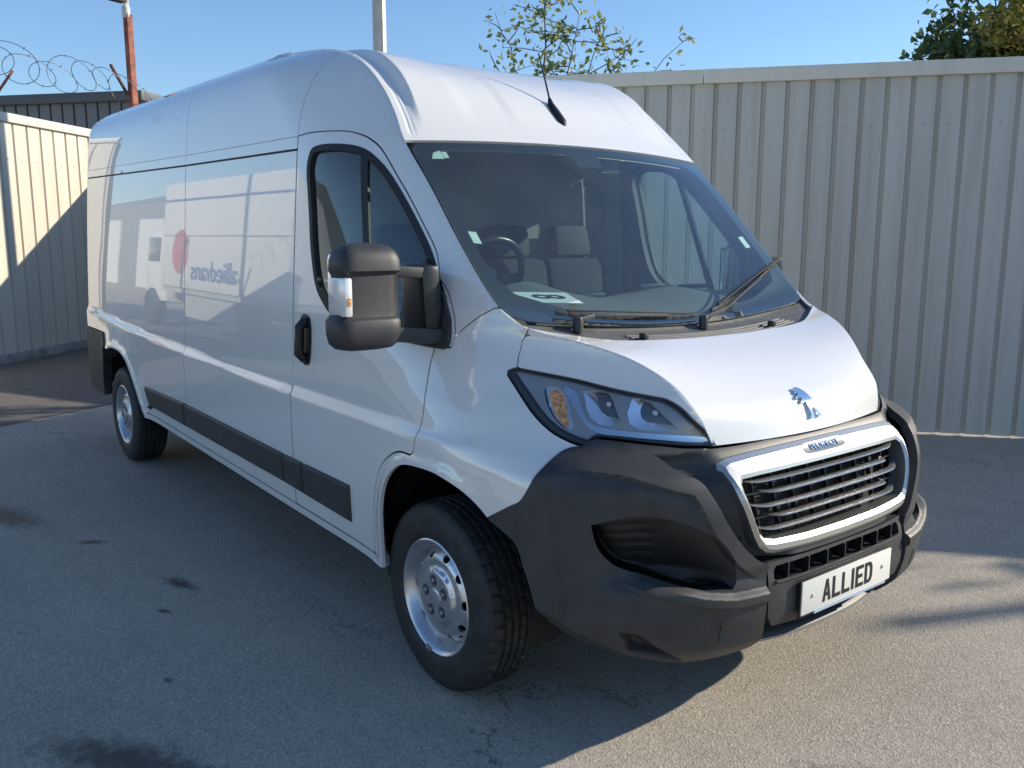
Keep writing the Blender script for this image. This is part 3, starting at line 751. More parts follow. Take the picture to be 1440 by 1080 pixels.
def PB0(al, z):
    al = np.asarray(al, float)+0*np.asarray(z, float); z = np.asarray(z, float)+0*al
    c = np.clip(np.cos(al), 1e-9, 1); s = np.abs(np.sin(al)); lo = np.full(al.shape, .9); hi = np.full(al.shape, 1.6)
    for _ in range(44):
        m = (lo+hi)/2; g = (m*c)**2.3+(m*s)**3-1; lo = np.where(g < 0, m, lo); hi = np.where(g < 0, hi, m)
    r = (lo+hi)/2
    return np.stack([.2+(BX(z)-.2)*r*c, np.sign(al)*BW(z)*r*s, z], -1)
SCOOP_LO = cr([(-.930, .748), (-.915, .690), (-.885, .648), (-.84, .617), (-.757, .592), (-.675, .570), (-.581, .548), (-.50, .540)], 4)
SCOOP_UP = cr([(-.930, .748), (-.86, .762), (-.76, .770), (-.66, .757), (-.56, .712), (-.50, .645), (-.482, .575), (-.50, .540)], 4)
FOG = crc([(-.86, .432), (-.84, .394), (-.82, .345), (-.70, .305), (-.60, .295), (-.66, .345), (-.72, .385), (-.785, .428)], 4)
SHELF = pchip([-1.2, -.95, -.84, -.757, -.677, -.572, -.48, -.38], [.70, .66, .612, .586, .562, .532, .520, .520])
UPEDGE = [(-.955, .953), (-.86, .944), (-.751, .927), (-.635, .889), (-.569, .868), (-.543, .818), (-.512, .743), (-.466, .671), (-.418, .619), (-.375, .594)]
def bump_relief(al, z):
    a = -np.abs(np.asarray(al, float)); z = np.asarray(z, float); Q = np.stack([a, z], -1); d = np.zeros(a.shape)
    zb = SHELF(a)
    # ledge standing proud below the scoop: flat front band with crisp edges
    fd = sstep(-.88, -.74, a)
    d += (.020*sstep(.012, -.010, z-zb)-.014*sstep(-.030, -.044, z-zb))*fd
    # raised rim that sweeps down beside the grille
    e = pdist(Q, UPEDGE, False)
    d += (.014*(1-sstep(.046, .058, e))-.046*sstep(.05, .22, e))*sstep(.545, .60, z)*sstep(-.96, -.74, a)
    fi = inpoly(Q.reshape(-1, 2), FOG).reshape(a.shape); df = pdist(Q, FOG); d -= .06*sstep(0, .04, df)*fi
    # lower edge tucks under, faint fold in front of the wheel arch
    d -= .05*sstep(.06, 0, z-(BOT(a)))
    d += .005*sstep(-1.075, -1.03, a+(z-.62)*.10)*sstep(.40, .5, z)-.005
    return d
BOT = pchip([-1.3, -1.127, -1.015, -.886, -.751, -.567, -.37], [.43, .405, .365, .325, .285, .235, .225])
def AX(x, z):
    lo, hi = .2, 1.56
    for _ in range(40):
        m = (lo+hi)/2
        if float(PB0(m, z)[0]) > x: lo = m
        else: hi = m
    return -(lo+hi)/2
WEDGE = [(AX(x, z), z) for x, z in cr([(.33, .713), (.42, .768), (.465, .800), (.499, .880), (.507, .938), (.535, .952)], 4)]
UPEDGE[0] = (AX(.545, .954), .954)
UPEDGE = cr(UPEDGE, 4)
def PB(off=0., relief=None):
    def f(al, z):
        X = f0(al, z)
        if relief is None: return X
        # run flush into the wing and lamp along their joints (smooth minimum)
        x_, z_ = X[..., 0], X[..., 2]; cl = np.minimum(x_, X0(z_)-.004)
        ys = sideY(cl, z_)+.010+.16*sstep(.50, .64, x_)*sstep(.955, .80, z_)+1.6*np.maximum(x_-cl, 0); y = np.abs(X[..., 1]); k_ = .012
        h_ = np.clip(.5+.5*(ys-y)/k_, 0, 1); sm = ys*(1-h_)+y*h_-k_*h_*(1-h_)
        X[..., 1] = np.sign(X[..., 1])*np.where(y > .45, sm, y)
        return X
    def f0(al, z):
        X = PB0(al, z)
        h = 1e-3; n = np.cross(PB0(al+h, z)-X, PB0(al, z+h)-X); n[..., 2] *= .35; n /= np.maximum(np.linalg.norm(n, axis=-1), 1e-12)[..., None]
        o = off+(relief(al, z) if relief else 0.)
        return X+n*np.asarray(o)[..., None] if np.ndim(o) else X+n*o
    return f
alpha_of = None
def AY(y, z):
    """angle on the bumper surface for lateral position y (metres)"""
    lo, hi = 0., 1.5
    for _ in range(40):
        m = (lo+hi)/2
        if float(PB0(m, z)[1]) < abs(y): lo = m
        else: hi = m
    return math.copysign((lo+hi)/2, y)
OUT = (0, -1, 0)
van = tag(empty('cargo_van', (0, 0, 0)), 'white long-wheelbase panel van with black plastic bumper, parked on the asphalt', 'van')

# ---- flank panels
GAP = .0034
DOOR_TOP = cr([(-1.088, 1.992), (-1.0, 1.998), (-.887, 1.996), (-.772, 1.988), (-.691, 1.971), (-.624, 1.946), (-.55, 1.9), (-.442, 1.8), (-.357, 1.72), (-.272, 1.634), (-.168, 1.523), (-.125, 1.432)], 4)
SAIL_F = cr([(-.125, 1.432), (-.073, 1.384), (-.026, 1.304), (-.005, 1.227)], 4)
DOOR_F = cr([(-.075, 1.201), (-.071, 1.153), (-.059, 1.08), (-.045, 1.004), (-.043, .97), (-.047, .919), (-.058, .850)], 4)
ARCHGAP = cr([(-.075, .838), (-.153, .833), (-.22, .806), (-.283, .757), (-.322, .692), (-.35, .6), (-.362, .496), (-.363, .402)], 4)
WIN = cr([(-.973, 1.786), (-.986, 1.858), (-.966, 1.92), (-.916, 1.936), (-.827, 1.936), (-.74, 1.928), (-.675, 1.916), (-.617, 1.896), (-.559, 1.863), (-.499, 1.821), (-.426, 1.758), (-.342, 1.678), (-.257, 1.592), (-.193, 1.522), (-.135, 1.44)], 4)+[(-.10, 1.39), (-.055, 1.30), (-.04, 1.245)]+cr([(-.12, 1.232), (-.45, 1.236), (-.64, 1.25), (-.72, 1.274), (-.804, 1.322), (-.873, 1.393), (-.923, 1.536), (-.948, 1.671), (-.973, 1.786)], 4)[:-1]
def win_in(g): return inset(WIN, g)
SILL = lambda x: float(np.interp(x, [-3.36, -.29], [.432, .358]))
door_poly = DOOR_TOP+SAIL_F[1:]+[(-.012, 1.206)]+DOOR_F+ARCHGAP+[(-.37, SILL(-.37)+.034), (-1.088, SILL(-1.088)+.034)]
sf = Surf().patch(PS(), inset(door_poly, GAP), [WIN], .026, .026, OUT)
doors = pair(sf, 'door', PAINT, van)
fender_poly = [(-.009, 1.246), (.028, 1.281), (.075, 1.319), (.123, 1.345)]+[(float(X0(z)), float(z)) for z in np.linspace(1.345, 1.284, 6)]+[(.231, 1.241), (.235, 1.196), (.246, 1.160), (.224, 1.150)]+cr([(.228, 1.137), (.289, 1.089), (.367, 1.035), (.439, .99), (.491, .967), (.535, .952)], 3)+cr([(.535, .949), (.507, .937), (.499, .878), (.465, .796), (.42, .765), (.33, .71)], 3)+ARCH_F[::-1]+[(-.335, SILL(-.335)+.0), (-.363, .40)]+ARCHGAP[::-1][1:]+DOOR_F[::-1]+[(-.012, 1.206)]
sf = Surf().patch(PS(), inset(fender_poly, GAP*.9), [], .022, .022, OUT, nfix=fix_side)
pair(sf, 'wing', PAINT, van)
SEAM = lambda x: float(np.interp(x, [-4.95, -2.436, -1.09], [1.958, 1.940, 1.937]))
_zb = float(np.interp(-1.092, X0(np.linspace(2.42, 1.5, 4000)), np.linspace(2.42, 1.5, 4000)))
upper_cab = [(-.009, 1.246), (.028, 1.281), (.075, 1.319), (.123, 1.345)]+crease(1.352, _zb, 44)+[(-1.092, 1.995)]+DOOR_TOP[1:]+SAIL_F[1:]
sf = Surf().patch(PS(), inset(upper_cab, GAP*.6), [], .024, .024, OUT, nfix=None)
# the inset outline sits a hair inside the edge line; snap its normals to the shared edge normal
def near_crease(u, v, X, n):
    k = (np.abs(u-X0(v)) < .006) & (v > 1.34)
    if k.any(): n[k] = crease_n(np.clip(v[k], .95, 2.42))
    return n
sf = Surf().patch(PS(), inset(upper_cab, GAP*.6), [], .022, .022, OUT, nfix=near_crease)
pair(sf, 'cab_side', PAINT, van)
ZT = 2.4248
_zz = np.linspace(1.0, 2.425, 6000); _xx = X0(_zz)
_sk = np.linspace(13, 21, 4000); _kx, _kz = kx(_sk), kz(_sk)
def zc(x): return float(np.interp(x, _kx[::-1], _kz[::-1]))
def topline(xa, xb, n=40): return [(float(x), min(zc(x), ZT)) for x in np.linspace(xa, xb, n)]
mid_lo = [(-1.094, SILL(-1.094)+.034), (-1.094, SEAM(-1.094)-.004), (-2.533, SEAM(-2.533)-.004), (-2.533, SILL(-2.533)+.034)]
rear_lo = [(-2.537, SILL(-2.537)+.034), (-2.537, SEAM(-2.5)-.004), (-4.93, SEAM(-4.93)-.004), (-4.93, .893), (-4.30, .888), (-4.262, .80)]+ARCH_R[::-1][2:]+[(-3.33, SILL(-3.33)+.034)]
mid_up = [(-1.094, SEAM(-1.094)+.004), (-2.533, SEAM(-2.533)+.004)]+topline(-2.533, -1.094)
rear_up = [(-2.537, SEAM(-2.5)+.004), (-4.93, SEAM(-4.93)+.004)]+topline(-4.93, -2.537, 10)
for nm, pl, dx in (('side_panel', mid_lo, .04), ('rear_side_panel', rear_lo, .035), ('upper_side_panel', mid_up, .04), ('rear_upper_panel', rear_up, .04)):
    sf = Surf().patch(PS(), inset(pl, .0003 if 'upper' in nm else .0018), [], dx, .022, OUT, nfix=near_crease if 'upper' in nm else None); pair(sf, nm, PAINT, van)
sill_poly = [(-.31, SILL(-.31)-.002), (-.372, SILL(-.372)+.030), (-3.345, SILL(-3.345)+.030), (-3.352, SILL(-3.352)-.004)]
pair(Surf().patch(PS(), inset(sill_poly, .001), [], .05, .02, OUT, flange=.05), 'sill', PAINT, van)
# dark rain-rail strip along the seam and the thin seam above it
for nm, d, off in (('seam_rail', .003, -.004),):
    pl = [(x, SEAM(x)-d) for x in np.linspace(-1.1, -4.92, 30)]+[(x, SEAM(x)+d) for x in np.linspace(-4.92, -1.1, 30)]
    pair(Surf().patch(PS(off), pl, [], .05, .004, OUT, flange=.01), nm, RUBBER, van)
pl = [(x, SEAM(x)+.052) for x in np.linspace(-1.1, -4.9, 40)]+[(x, SEAM(x)+.0545) for x in np.linspace(-4.9, -1.1, 40)]
pair(Surf().patch(PS(.0008), pl, [], .05, .003, OUT, flange=.002), 'seam_bead', mat('seam_sealer', (.30, .30, .30), .5), van)
# flank mouldings
MTOP = lambda x: float(np.interp(x, [-3.35, -2.55, -1.17, -.55], [.636, .645, .624, .621])); MBOT = lambda x: float(np.interp(x, [-3.25, -2.5, -1.2, -.58], [.512, .500, .482, .462]))
for xa, xb in ((-3.35, -2.553), (-2.545, -1.182), (-1.174, -.982), (-.974, -.552)):
    xs = np.linspace(xa, xb, 12)
    pl = [(x+(.0 if x > -3.2 else .11*(x < -3.3)), MBOT(x)) for x in xs]+[(x, MTOP(x)) for x in xs[::-1]]
    pl = inset(pl, .004)
    s_ = Surf().patch(PS(.016), inset(pl, .010), [], .05, .03, OUT, flange=0)
    # bevelled rim
    A = np.array(resamp(pl, .05, .03))
    def rim(P1, P2, pa, pb):
        V = []; N = []
        n_ = len(pa)
        Xa = P1(pa[:, 0], pa[:, 1]); Xb = P2(pb[:, 0], pb[:, 1])
        return Xa, Xb
    B = np.array(inset([tuple(a) for a in A], .010)); m_ = min(len(A), len(B)); A = A[:m_]; B = B[:m_]
    Xa = PS(.002)(A[:, 0], A[:, 1]); Xb = PS(.016)(B[:, 0], B[:, 1]); Xc = PS(-.004)(A[:, 0], A[:, 1])
    for i in range(m_):
        j = (i+1) % m_
        for P_, Q_ in ((Xa, Xb), (Xc, Xa)):
            n_ = np.cross(P_[j]-P_[i], Q_[i]-P_[i]); n_ /= max(np.linalg.norm(n_), 1e-9)
            c_ = (P_[i]+Q_[j])/2-np.array(PS(0.)(A[:, 0].mean(), A[:, 1].mean()))
            fl = n_@c_ < 0; b = len(s_.V); s_.V += [P_[i].tolist(), P_[j].tolist(), Q_[j].tolist(), Q_[i].tolist()]; s_.N += [(-n_ if fl else n_).tolist()]*4
            s_.F.append([b, b+1, b+2, b+3] if not fl else [b+3, b+2, b+1, b])
    pair(s_, 'side_moulding', PLASTIC, van)

# ---- roof, bonnet, windscreen
rp = [(t, 13.06) for t in np.linspace(-1, 1, 41)]+[(1, s) for s in np.linspace(13.1, 21, 60)][0:]+[(t, 21) for t in np.linspace(1, -1, 21)][1:-1]+[(-1, s) for s in np.linspace(21, 13.1, 60)]
roof = Surf().patch(PF(0, roof_relief), rp, [], .011, .14, (.3, 0, 1), nfix=fix_front, flange=.012).build('roof', PAINT, van)
for sg in (-1, 1):
    MB().tube([Vector(PF0(np.array([sg*.998]), np.array([q_]))[0])-Vector((0, 0, .004)) for q_ in np.linspace(16.8, 21, 90)], .0055, 8).build('roof_edge_bead', PAINT, van)
SR = pchip([0, .35, .7, .88, 1.0], [6.98, 6.83, 6.55, 7.1, 7.75])
def bonnet_relief(t, s):
    a = np.abs(t); return .006*sstep(.55, .75, a)*sstep(0.2, 1.5, s)*sstep(7.5, 6., s)
bp_ = [(t, 0.) for t in np.linspace(-1, 1, 31)]+[(1, s) for s in np.linspace(0, 7.75, 40)][1:]+[(t, float(SR(abs(t)))) for t in np.linspace(1, -1, 41)][1:-1]+[(-1, s) for s in np.linspace(7.75, 0, 40)][:-1]
bon = Surf().patch(PF(), bp_, [], .02, .09, (.5, 0, 1), nfix=fix_front, flange=.015)
bside = crease(.944, 1.283, 40)+[(.231, 1.241), (.235, 1.198), (.246, 1.163)]+cr([(.255, 1.160), (.335, 1.150), (.424, 1.136), (.509, 1.116), (.568, 1.103), (.623, 1.092), (.655, 1.082), (.698, 1.051), (.739, .998), (.762, .944)], 4)[:-1]
bs = Surf().patch(PS(), bside, [], .0075, .0075, OUT, nfix=fix_side, flange=.015)
bon.join(bs).join(bs.mirrored())
bonnet = bon.build('bonnet', PAINT, van)
# windscreen with printed border
def ws_poly(tm, sb, st, rc=.10):
    L = [(-tm*.985, sb-.05)]
    pts = []
    for t in np.linspace(-.93, .93, 31): pts.append((t*tm, sb+.40*(1-abs(t)**2)+.10*abs(t)**6))
    a = [(tm*.985, sb+.25), (tm, sb+.6)]+[(tm, s) for s in np.linspace(sb+.8, st-.35, 20)]+[(tm*.995, st-.16), (tm*.97, st-.04), (tm*.94, st)]
    b = [(t*tm, st) for t in np.linspace(.9, -.9, 31)]
    c = [(-x, y) for x, y in a][::-1]
    return pts+a+b+c
wsP = ws_poly(.988, 8.35, 12.99)
windscreen = Surf().patch(PF(-.002), wsP, [], .04, .15, (.6, 0, .6), flange=.004).build('windscreen', GLASS, van)
wsI = [(t*.925, 9.34+.28*sstep(.6, 1, abs(t))) for t in np.linspace(-.93, .93, 31)]+[(.905, 9.95), (.918, 10.3)]+[(.925, s) for s in np.linspace(10.6, 12.3, 14)]+[(.915, 12.6), (.89, 12.76), (.85, 12.82)]+[(t, 12.84) for t in np.linspace(.80, .10, 10)]+[(.07, 12.80), (.055, 12.55), (-.10, 12.55), (-.12, 12.70), (-.16, 12.80)]+[(t, 12.84) for t in np.linspace(-.22, -.80, 10)]+[(-.85, 12.82), (-.89, 12.76), (-.915, 12.6)]+[(-.925, s) for s in np.linspace(12.3, 10.6, 14)]+[(-.918, 10.3), (-.905, 9.95)]
Surf().patch(PF(-.006), [(x*.999, y) for x, y in wsP], [wsI], .04, .15, (.6, 0, .6), flange=0).build('printed_border', FRIT, windscreen)
for t0, s0, dt, ds in ((-.885, 12.72, .035, .09), (-.905, 11.02, .02, .13), (.872, 10.90, .024, .16), (-.835, 12.72, .012, .07)):
    o = Surf().patch(PF(-.0075), [(t0-dt, s0-ds), (t0+dt, s0-ds), (t0+dt, s0+ds), (t0-dt, s0+ds)], [], .02, .1, (.6, 0, .6), flange=.001).build('sticker', mat('sticker_paper', (.62, .70, .66), .6), windscreen)
COWLM = mat('faded_cowl_plastic', (.11, .108, .103), .5, noise=(20, .2), bump=(300, .2))
# cowl with louvres
def cowl_relief(t, s): return -.014*sstep(0, .35, s-SR(np.abs(t)))*sstep(8.95, 8.5, s)-.005
cp = [(t, float(SR(abs(t)))+.04) for t in np.linspace(-.985, .985, 41)]+[(t, 8.86-.42*t*t) for t in np.linspace(.985, -.985, 31)]
cowl = Surf().patch(PF(0, cowl_relief), cp, [], .035, .1, (.3, 0, 1), flange=.02).build('cowl', COWLM, van)
for k in range(4):
    s0 = 7.25+k*.23
    pts = [PF(0, lambda t, s: cowl_relief(t, s)+.004)(np.array([t]), np.array([s0]))[0] for t in np.linspace(-.48, .70-k*.02, 30)]
    MB().tube(pts, .0055, 6).build('louvre', COWLM, cowl)
def wpt(t, s, h): return Vector(PF(h)(np.array([t]), np.array([s]))[0])
WIPER = mat('wiper_black', (.045, .045, .046), .38)
def wiper(p0, p1, b0, b1, mid):
    mb = MB(); a = wpt(*p0, .025); c = wpt(*mid, .034); e = wpt(*p1, .024)
    mb.lathe([(0, .022), (.014, .022), (.018, .01), (.018, -.03)], wpt(*p0, .012), 'Z', 16)
    mb.bar(a, c, .018, .016, (0, 0, 1), .004); mb.bar(c, e, .011, .009, (0, 0, 1), .002)
    o = mb.build('wiper', WIPER, van)
    bl = [wpt(b0[0]+(b1[0]-b0[0])*k/14, b0[1]+(b1[1]-b0[1])*k/14, .012) for k in range(15)]
    m2 = MB()
    for k in range(14): m2.bar(bl[k], bl[k+1], .006, .014, (0, 0, 1), .002)
    m2.bar(bl[1]+Vector((0, 0, .012)), bl[13]+Vector((0, 0, .012)), .011, .006, (0, 0, 1), .002)
    m2.build('blade', RUBBER, o)
wiper((-.70, 8.35), (-.10, 9.05), (-.74, 9.0), (.10, 9.08), (-.60, 8.62))
wiper((.08, 8.55), (.72, 9.75), (.22, 9.22), (1.0, 10.08), (.28, 8.95))
for t in (-.45, .48):
    MB().box(wpt(t, 7.35, .0), (.03, .022, .022), bev=.006).build('washer_jet', WIPER, van)
# aerial
ab = wpt(.0, 14.28, .0); q = MB()
for k in range(10):
    pass
prof = [(0.0, .000, .030, .0), (.25, .012, .030, 0), (.5, .030, .026, 0), (.75, .050, .018, 0), (1.0, .066, .008, 0)]
d_ = Vector((-.82, 0, .57)).normalized(); pts = [ab+Vector((.045, 0, -.05)), ab+Vector((.02, 0, -.012)), ab+Vector((-.025, 0, .035)), ab+Vector((-.05, 0, .075)), ab+Vector((-.058, 0, .10))]
q.tube(pts, [.012, .026, .025, .014, .007], 12)
aer = q.build('aerial', PLASTIC2, van)
MB().tube([ab+Vector((-.055, 0, .092)), ab+Vector((-.095, 0, .20)), ab+Vector((-.135, 0, .30))], [.0045, .004, .003], 8).build('whip', PLASTIC2, aer)

# ---- front bumper corners (driver's side traced, other side mirrored)
bref = lambda X: X-np.array((.1, 0, .6))
bc = UPEDGE+[(-.385, .52), (-.385, .42), (-.37, .30)]+[(a, float(BOT(a))) for a in np.linspace(-.40, -1.13, 22)]+cr([(-1.142, .438), (-1.165, .501), (-1.20, .584), (-1.245, .66), (AX(.335, .708), .708)], 4)+WEDGE[1:-1]
SCOOP = SCOOP_LO+SCOOP_UP[::-1][1:-1]
def vent_relief(al, z):
    a = -np.abs(np.asarray(al, float)); z = np.asarray(z, float); Q = np.stack([a, z], -1)
    du_ = pdist(Q, SCOOP_UP, False); dl = pdist(Q, SCOOP_LO, False); low = du_/(du_+dl+1e-6)
    ins = inpoly(Q.reshape(-1, 2), SCOOP).reshape(a.shape)
    return bump_relief(al, z)-.002-.085*low**1.3*np.where(ins, 1, np.where(dl < du_, 1, 0))+.0018*np.sin(np.clip((z-.62)*190, -60, 60))*sstep(-.68, -.76, a)*sstep(0, .03, du_)*ins
def offs(L, g):
    P_ = np.array(L); t_ = np.gradient(P_, axis=0); t_ /= np.hypot(t_[:, 0], t_[:, 1])[:, None]; return [tuple(p) for p in P_+np.stack([-t_[:, 1], t_[:, 0]], 1)*g]
_as = np.linspace(-.88, -.39, 60)
feat = [[(float(a), float(SHELF(a))+o_) for a in _as] for o_ in (.012, .001, -.010, -.030, -.044)]+[offs(UPEDGE, -.046), offs(UPEDGE, -.058)]
bumper = Surf().patch(PB(0., bump_relief), bc, [SCOOP], .0085, .0058, bref, flange=.03, lines=feat, hole_flange=.10)
pair(Surf().patch(PB(0., vent_relief), inset(SCOOP, -.002), [], .009, .007, bref, flange=0), 'bumper_vent', mat('vent_black', (.016, .016, .017), .5, bump=(400, .2)), van)
bumper_objs = pair(bumper, 'bumper_corner', PLASTIC, van)
pair(Surf().patch(PB(.0022, bump_relief), crc([(-.540, .375), (-.540, .440), (-.475, .440), (-.475, .375)], 1), [], .02, .02, bref, flange=.0035), 'tow_cover', PLASTIC, van)
# narrow dark trim between lamps, bonnet and grille, in one piece across the front
gap_top = [(-.895, .972), (-.80, .966)]+[(a, .948) for a in np.linspace(-.70, .70, 41)]+[(.80, .966), (.895, .972)]
low = [(-a, z) for a, z in UPEDGE][:-1]
GR_OUT = [(.0, .918), (.2, .9175), (.36, .914), (.455, .909), (.487, .900), (.494, .878), (.489, .85), (.479, .80), (.466, .76), (.453, .723), (.436, .68), (.418, .648), (.395, .630), (.36, .622), (.2, .616), (0, .614)]
def sym(L): return L+[(-y, z) for y, z in L[::-1][1:-1]]
GR_IN = [(.0, .859), (.2, .859), (.37, .857), (.440, .854), (.454, .842), (.455, .820), (.448, .78), (.433, .73), (.416, .69), (.398, .672), (.36, .664), (.2, .657), (0, .655)]
def front_x(y, z):
    """x of the front surface at lateral y, height z (exact)"""
    y = np.abs(np.asarray(y, float)); z = np.asarray(z, float)
    return .2+(BX(z)-.2)*np.maximum(1-(y/BW(z))**3, 1e-6)**(1/2.3)
def PFY(off=0.):
    def f(y, z):
        y = np.asarray(y, float); z = np.asarray(z, float)+0*y
        return np.stack([front_x(y, z)+off, y, z], -1)
    return f
FR = (1, 0, .2)
trim_out = [(.70, .905), (.66, .926), (.60, .940), (.50, .944)]
LAMPB = [(AX(x, z), z-.004) for x, z in ((.745, .945), (.722, .948), (.67, .958), (.598, .972), (.562, .976), (.548, .970), (.543, .957))]
to_a = lambda L: [(AY(y, z) if y else 0., z) for y, z in L]
half = [(0., .9375)]+to_a([(.2, .9375), (.40, .9365)])+[(-a, z) for a, z in LAMPB]+[(-a+.004, z-.002) for a, z in UPEDGE[1:-1]]+to_a([(.415, .606), (.37, .603), (.2, .597)])+[(0., .595)]
trim_rel = lambda al, z: -.004-.046*(1-sstep(0, .13, pdist(np.stack([-np.abs(np.asarray(al, float)), np.asarray(z, float)], -1), UPEDGE, False)))*sstep(.08, .25, np.abs(np.asarray(al, float)))*sstep(.955, .912, np.asarray(z, float))
tr_ = Surf().patch(PB(0., trim_rel), half+[(-a, z) for a, z in half[::-1][1:-1]], [to_a(inset(sym(GR_OUT), .012))], .022, .012, bref, flange=.03)
tr_.build('grille_surround', PLASTIC, van)

# ---- grille
def ring_part(name, outer, inner, off, dep, material, parent, bev=.010):
    """frame ring with bevelled edges on the front surface"""
    s_ = Surf(); o1 = resamp(outer, .02, .02); i1 = resamp(inner, .02, .02)
    s_.patch(PFY(off), inset(o1, bev), [inset(i1, -bev)], .02, .02, FR, flange=0)
    for loop, sg in ((o1, 1), (i1, -1)):
        L = np.array(loop); M = np.array(inset(loop, bev*sg)); m_ = min(len(L), len(M)); L = L[:m_]; M = M[:m_]
        A = PFY(off)(M[:, 0], M[:, 1]); B = PFY(off-bev*.8)(L[:, 0], L[:, 1]); C_ = PFY(off-dep)(L[:, 0], L[:, 1])
        for i in range(m_):
            j = (i+1) % m_
            for P_, Q_ in ((A, B), (B, C_)):
                n_ = np.cross(P_[j]-P_[i], Q_[i]-P_[i]); ln = np.linalg.norm(n_)
                if ln < 1e-10: continue
                n_ /= ln; c2 = L[i]-L.mean(0); w2 = n_[1:]@c2*sg
                if (Q_ is B and n_[0] < 0) or (Q_ is C_ and w2 < 0): n_ = -n_; fl = True
                else: fl = False
                b = len(s_.V); s_.V += [P_[i].tolist(), P_[j].tolist(), Q_[j].tolist(), Q_[i].tolist()]
                s_.N += [n_.tolist()]*4; s_.F.append([b+3, b+2, b+1, b] if fl else [b, b+1, b+2, b+3])
    return s_.build(name, material, parent)
grille = Surf().patch(PFY(-.075), inset(sym(GR_IN), -.03), [], .04, .04, FR, flange=0).build('grille', BLACK, van)
frame = ring_part('frame', sym(GR_OUT), sym(GR_IN), .012, .07, SATIN, grille, .012)
def bar_pts(z, y0, y1, off, bow=0.): return [(float(front_x(y, z))+off, y, z+bow*(y*y)) for y in np.linspace(y0, y1, 25)]
for k, z in enumerate((.834, .799, .762, .725, .688)):
    yw = float(np.interp(z, [.655, .69, .775, .86], [.39, .418, .450, .460]))
    full = k % 2 == 0
    hw = yw-.012 if full else yw-.10
    V = []; F = []; ys = np.linspace(-hw, hw, 41); prof = [(-.020, .0042), (-.002, .0042), (.004, 0), (-.002, -.0042), (-.020, -.0042)]
    for y in ys:
        e = max(0, (abs(y)-hw*.86)/(hw*.14)) if not full else max(0, (abs(y)-hw*.80)/(hw*.2))
        x = float(front_x(y, z))-.012-.028*e*e; ds = 1-.35*e
        for dx, dz in prof: V.append((x+dx, y, z+dz*ds+(.012*e*e if full else 0)))
    n = len(prof)
    for i in range(len(ys)-1): F += [(i*n+j, (i+1)*n+j, (i+1)*n+j+1, i*n+j+1) for j in range(n-1)]
    F += [tuple(range(n)), tuple((len(ys)-1)*n+j for j in range(n-1, -1, -1))]
    MB().add(V, F, True).build('bar', mat('grille_bar_silver', (.50, .50, .49), .25, .8), grille)
    if not full:
        MB().tube([(p[0], p[1], p[2]-.004) for p in bar_pts(z, -yw+.01, yw-.01, -.045)], .004, 6).build('bar', PLASTIC2, grille)
for y in np.linspace(-.36, .36, 9):
    MB().bar((float(front_x(y, .68))-.048, y, .660), (float(front_x(y, .85))-.048, y*1.03, .855), .003, .018, (1, 0, 0)).build('divider', PLASTIC2, grille)
# badge recess with lettering in the top of the frame
bz = .897
bd = Surf().patch(PFY(.0135), crc([(-.115, bz-.002), (-.10, bz-.013), (0, bz-.015), (.10, bz-.013), (.115, bz-.002), (.10, bz+.012), (0, bz+.013), (-.10, bz+.012)], 4), [], .02, .01, FR, flange=.004).build('badge', mat('badge_grey', (.16, .16, .165), .3, .6), grille)
me = text_mesh('PEUGEOT', .024, .0015)
for v in me.vertices:
    y, z = v.co.x*1.55, v.co.y; h_ = v.co.z
    v.co = (float(front_x(y, bz+z))+.0152+h_, y, bz+z)
link('lettering', me, bd, CHROME)
# ---- lower centre panel, intake slots, plate, lip
mid = [(0, .590), (.2, .590), (.385, .594), (.392, .50), (.388, .425), (.36, .385), (.2, .375), (0, .373)]
slot = [(0, .580), (.35, .578), (.362, .565), (.365, .538), (.34, .532), (0, .530)]
cen = Surf().patch(PFY(-.004), sym(mid), [sym(slot)], .03, .02, FR, flange=.05).build('bumper_centre', PLASTIC, van)
Surf().patch(PFY(-.05), inset(sym(slot), -.01), [], .05, .03, FR, flange=0).build('intake_back', BLACK, cen)
for y in np.linspace(-.30, .30, 7):
    MB().box((float(front_x(y, .555))-.026, y, .555), (.05, .006, .052)).build('intake_fin', PLASTIC2, cen)
MB().tube([(float(front_x(y, .531))-.002, y, .531) for y in np.linspace(-.36, .36, 21)], .005, 6).build('intake_edge', PLASTIC, cen)
# lower lip
lp = Surf()
V = []; F = []
ys = np.linspace(-.50, .50, 31); prof = [(-.10, .335), (-.022, .325), (.0, .308), (.003, .302), (.0, .296), (-.10, .285)]
for y in ys:
    x = .892-.10*(abs(y)/.5)**2.6
    for dx, z in prof: V.append((x+dx, y, z+.012*(abs(y)/.5)**3))
n = len(prof)
for i in range(len(ys)-1): F += [(i*n+j, (i+1)*n+j, (i+1)*n+j+1, i*n+j+1) for j in range(n-1)]
MB().add(V, F, True).build('bumper_lip', PLASTIC, van)
MB().tube([(.8945-.10*(abs(y)/.5)**2.6, y, .303+.012*(abs(y)/.5)**3) for y in ys], .0035, 6).build('lip_edge', mat('lip_grey', (.30, .29, .28), .35, .5), van)
Surf().patch(PFY(-.07), sym([(0, .40), (.40, .42), (.42, .30), (.3, .27), (0, .27)]), [], .05, .05, FR, flange=0).build('lower_grille_back', BLACK, van)
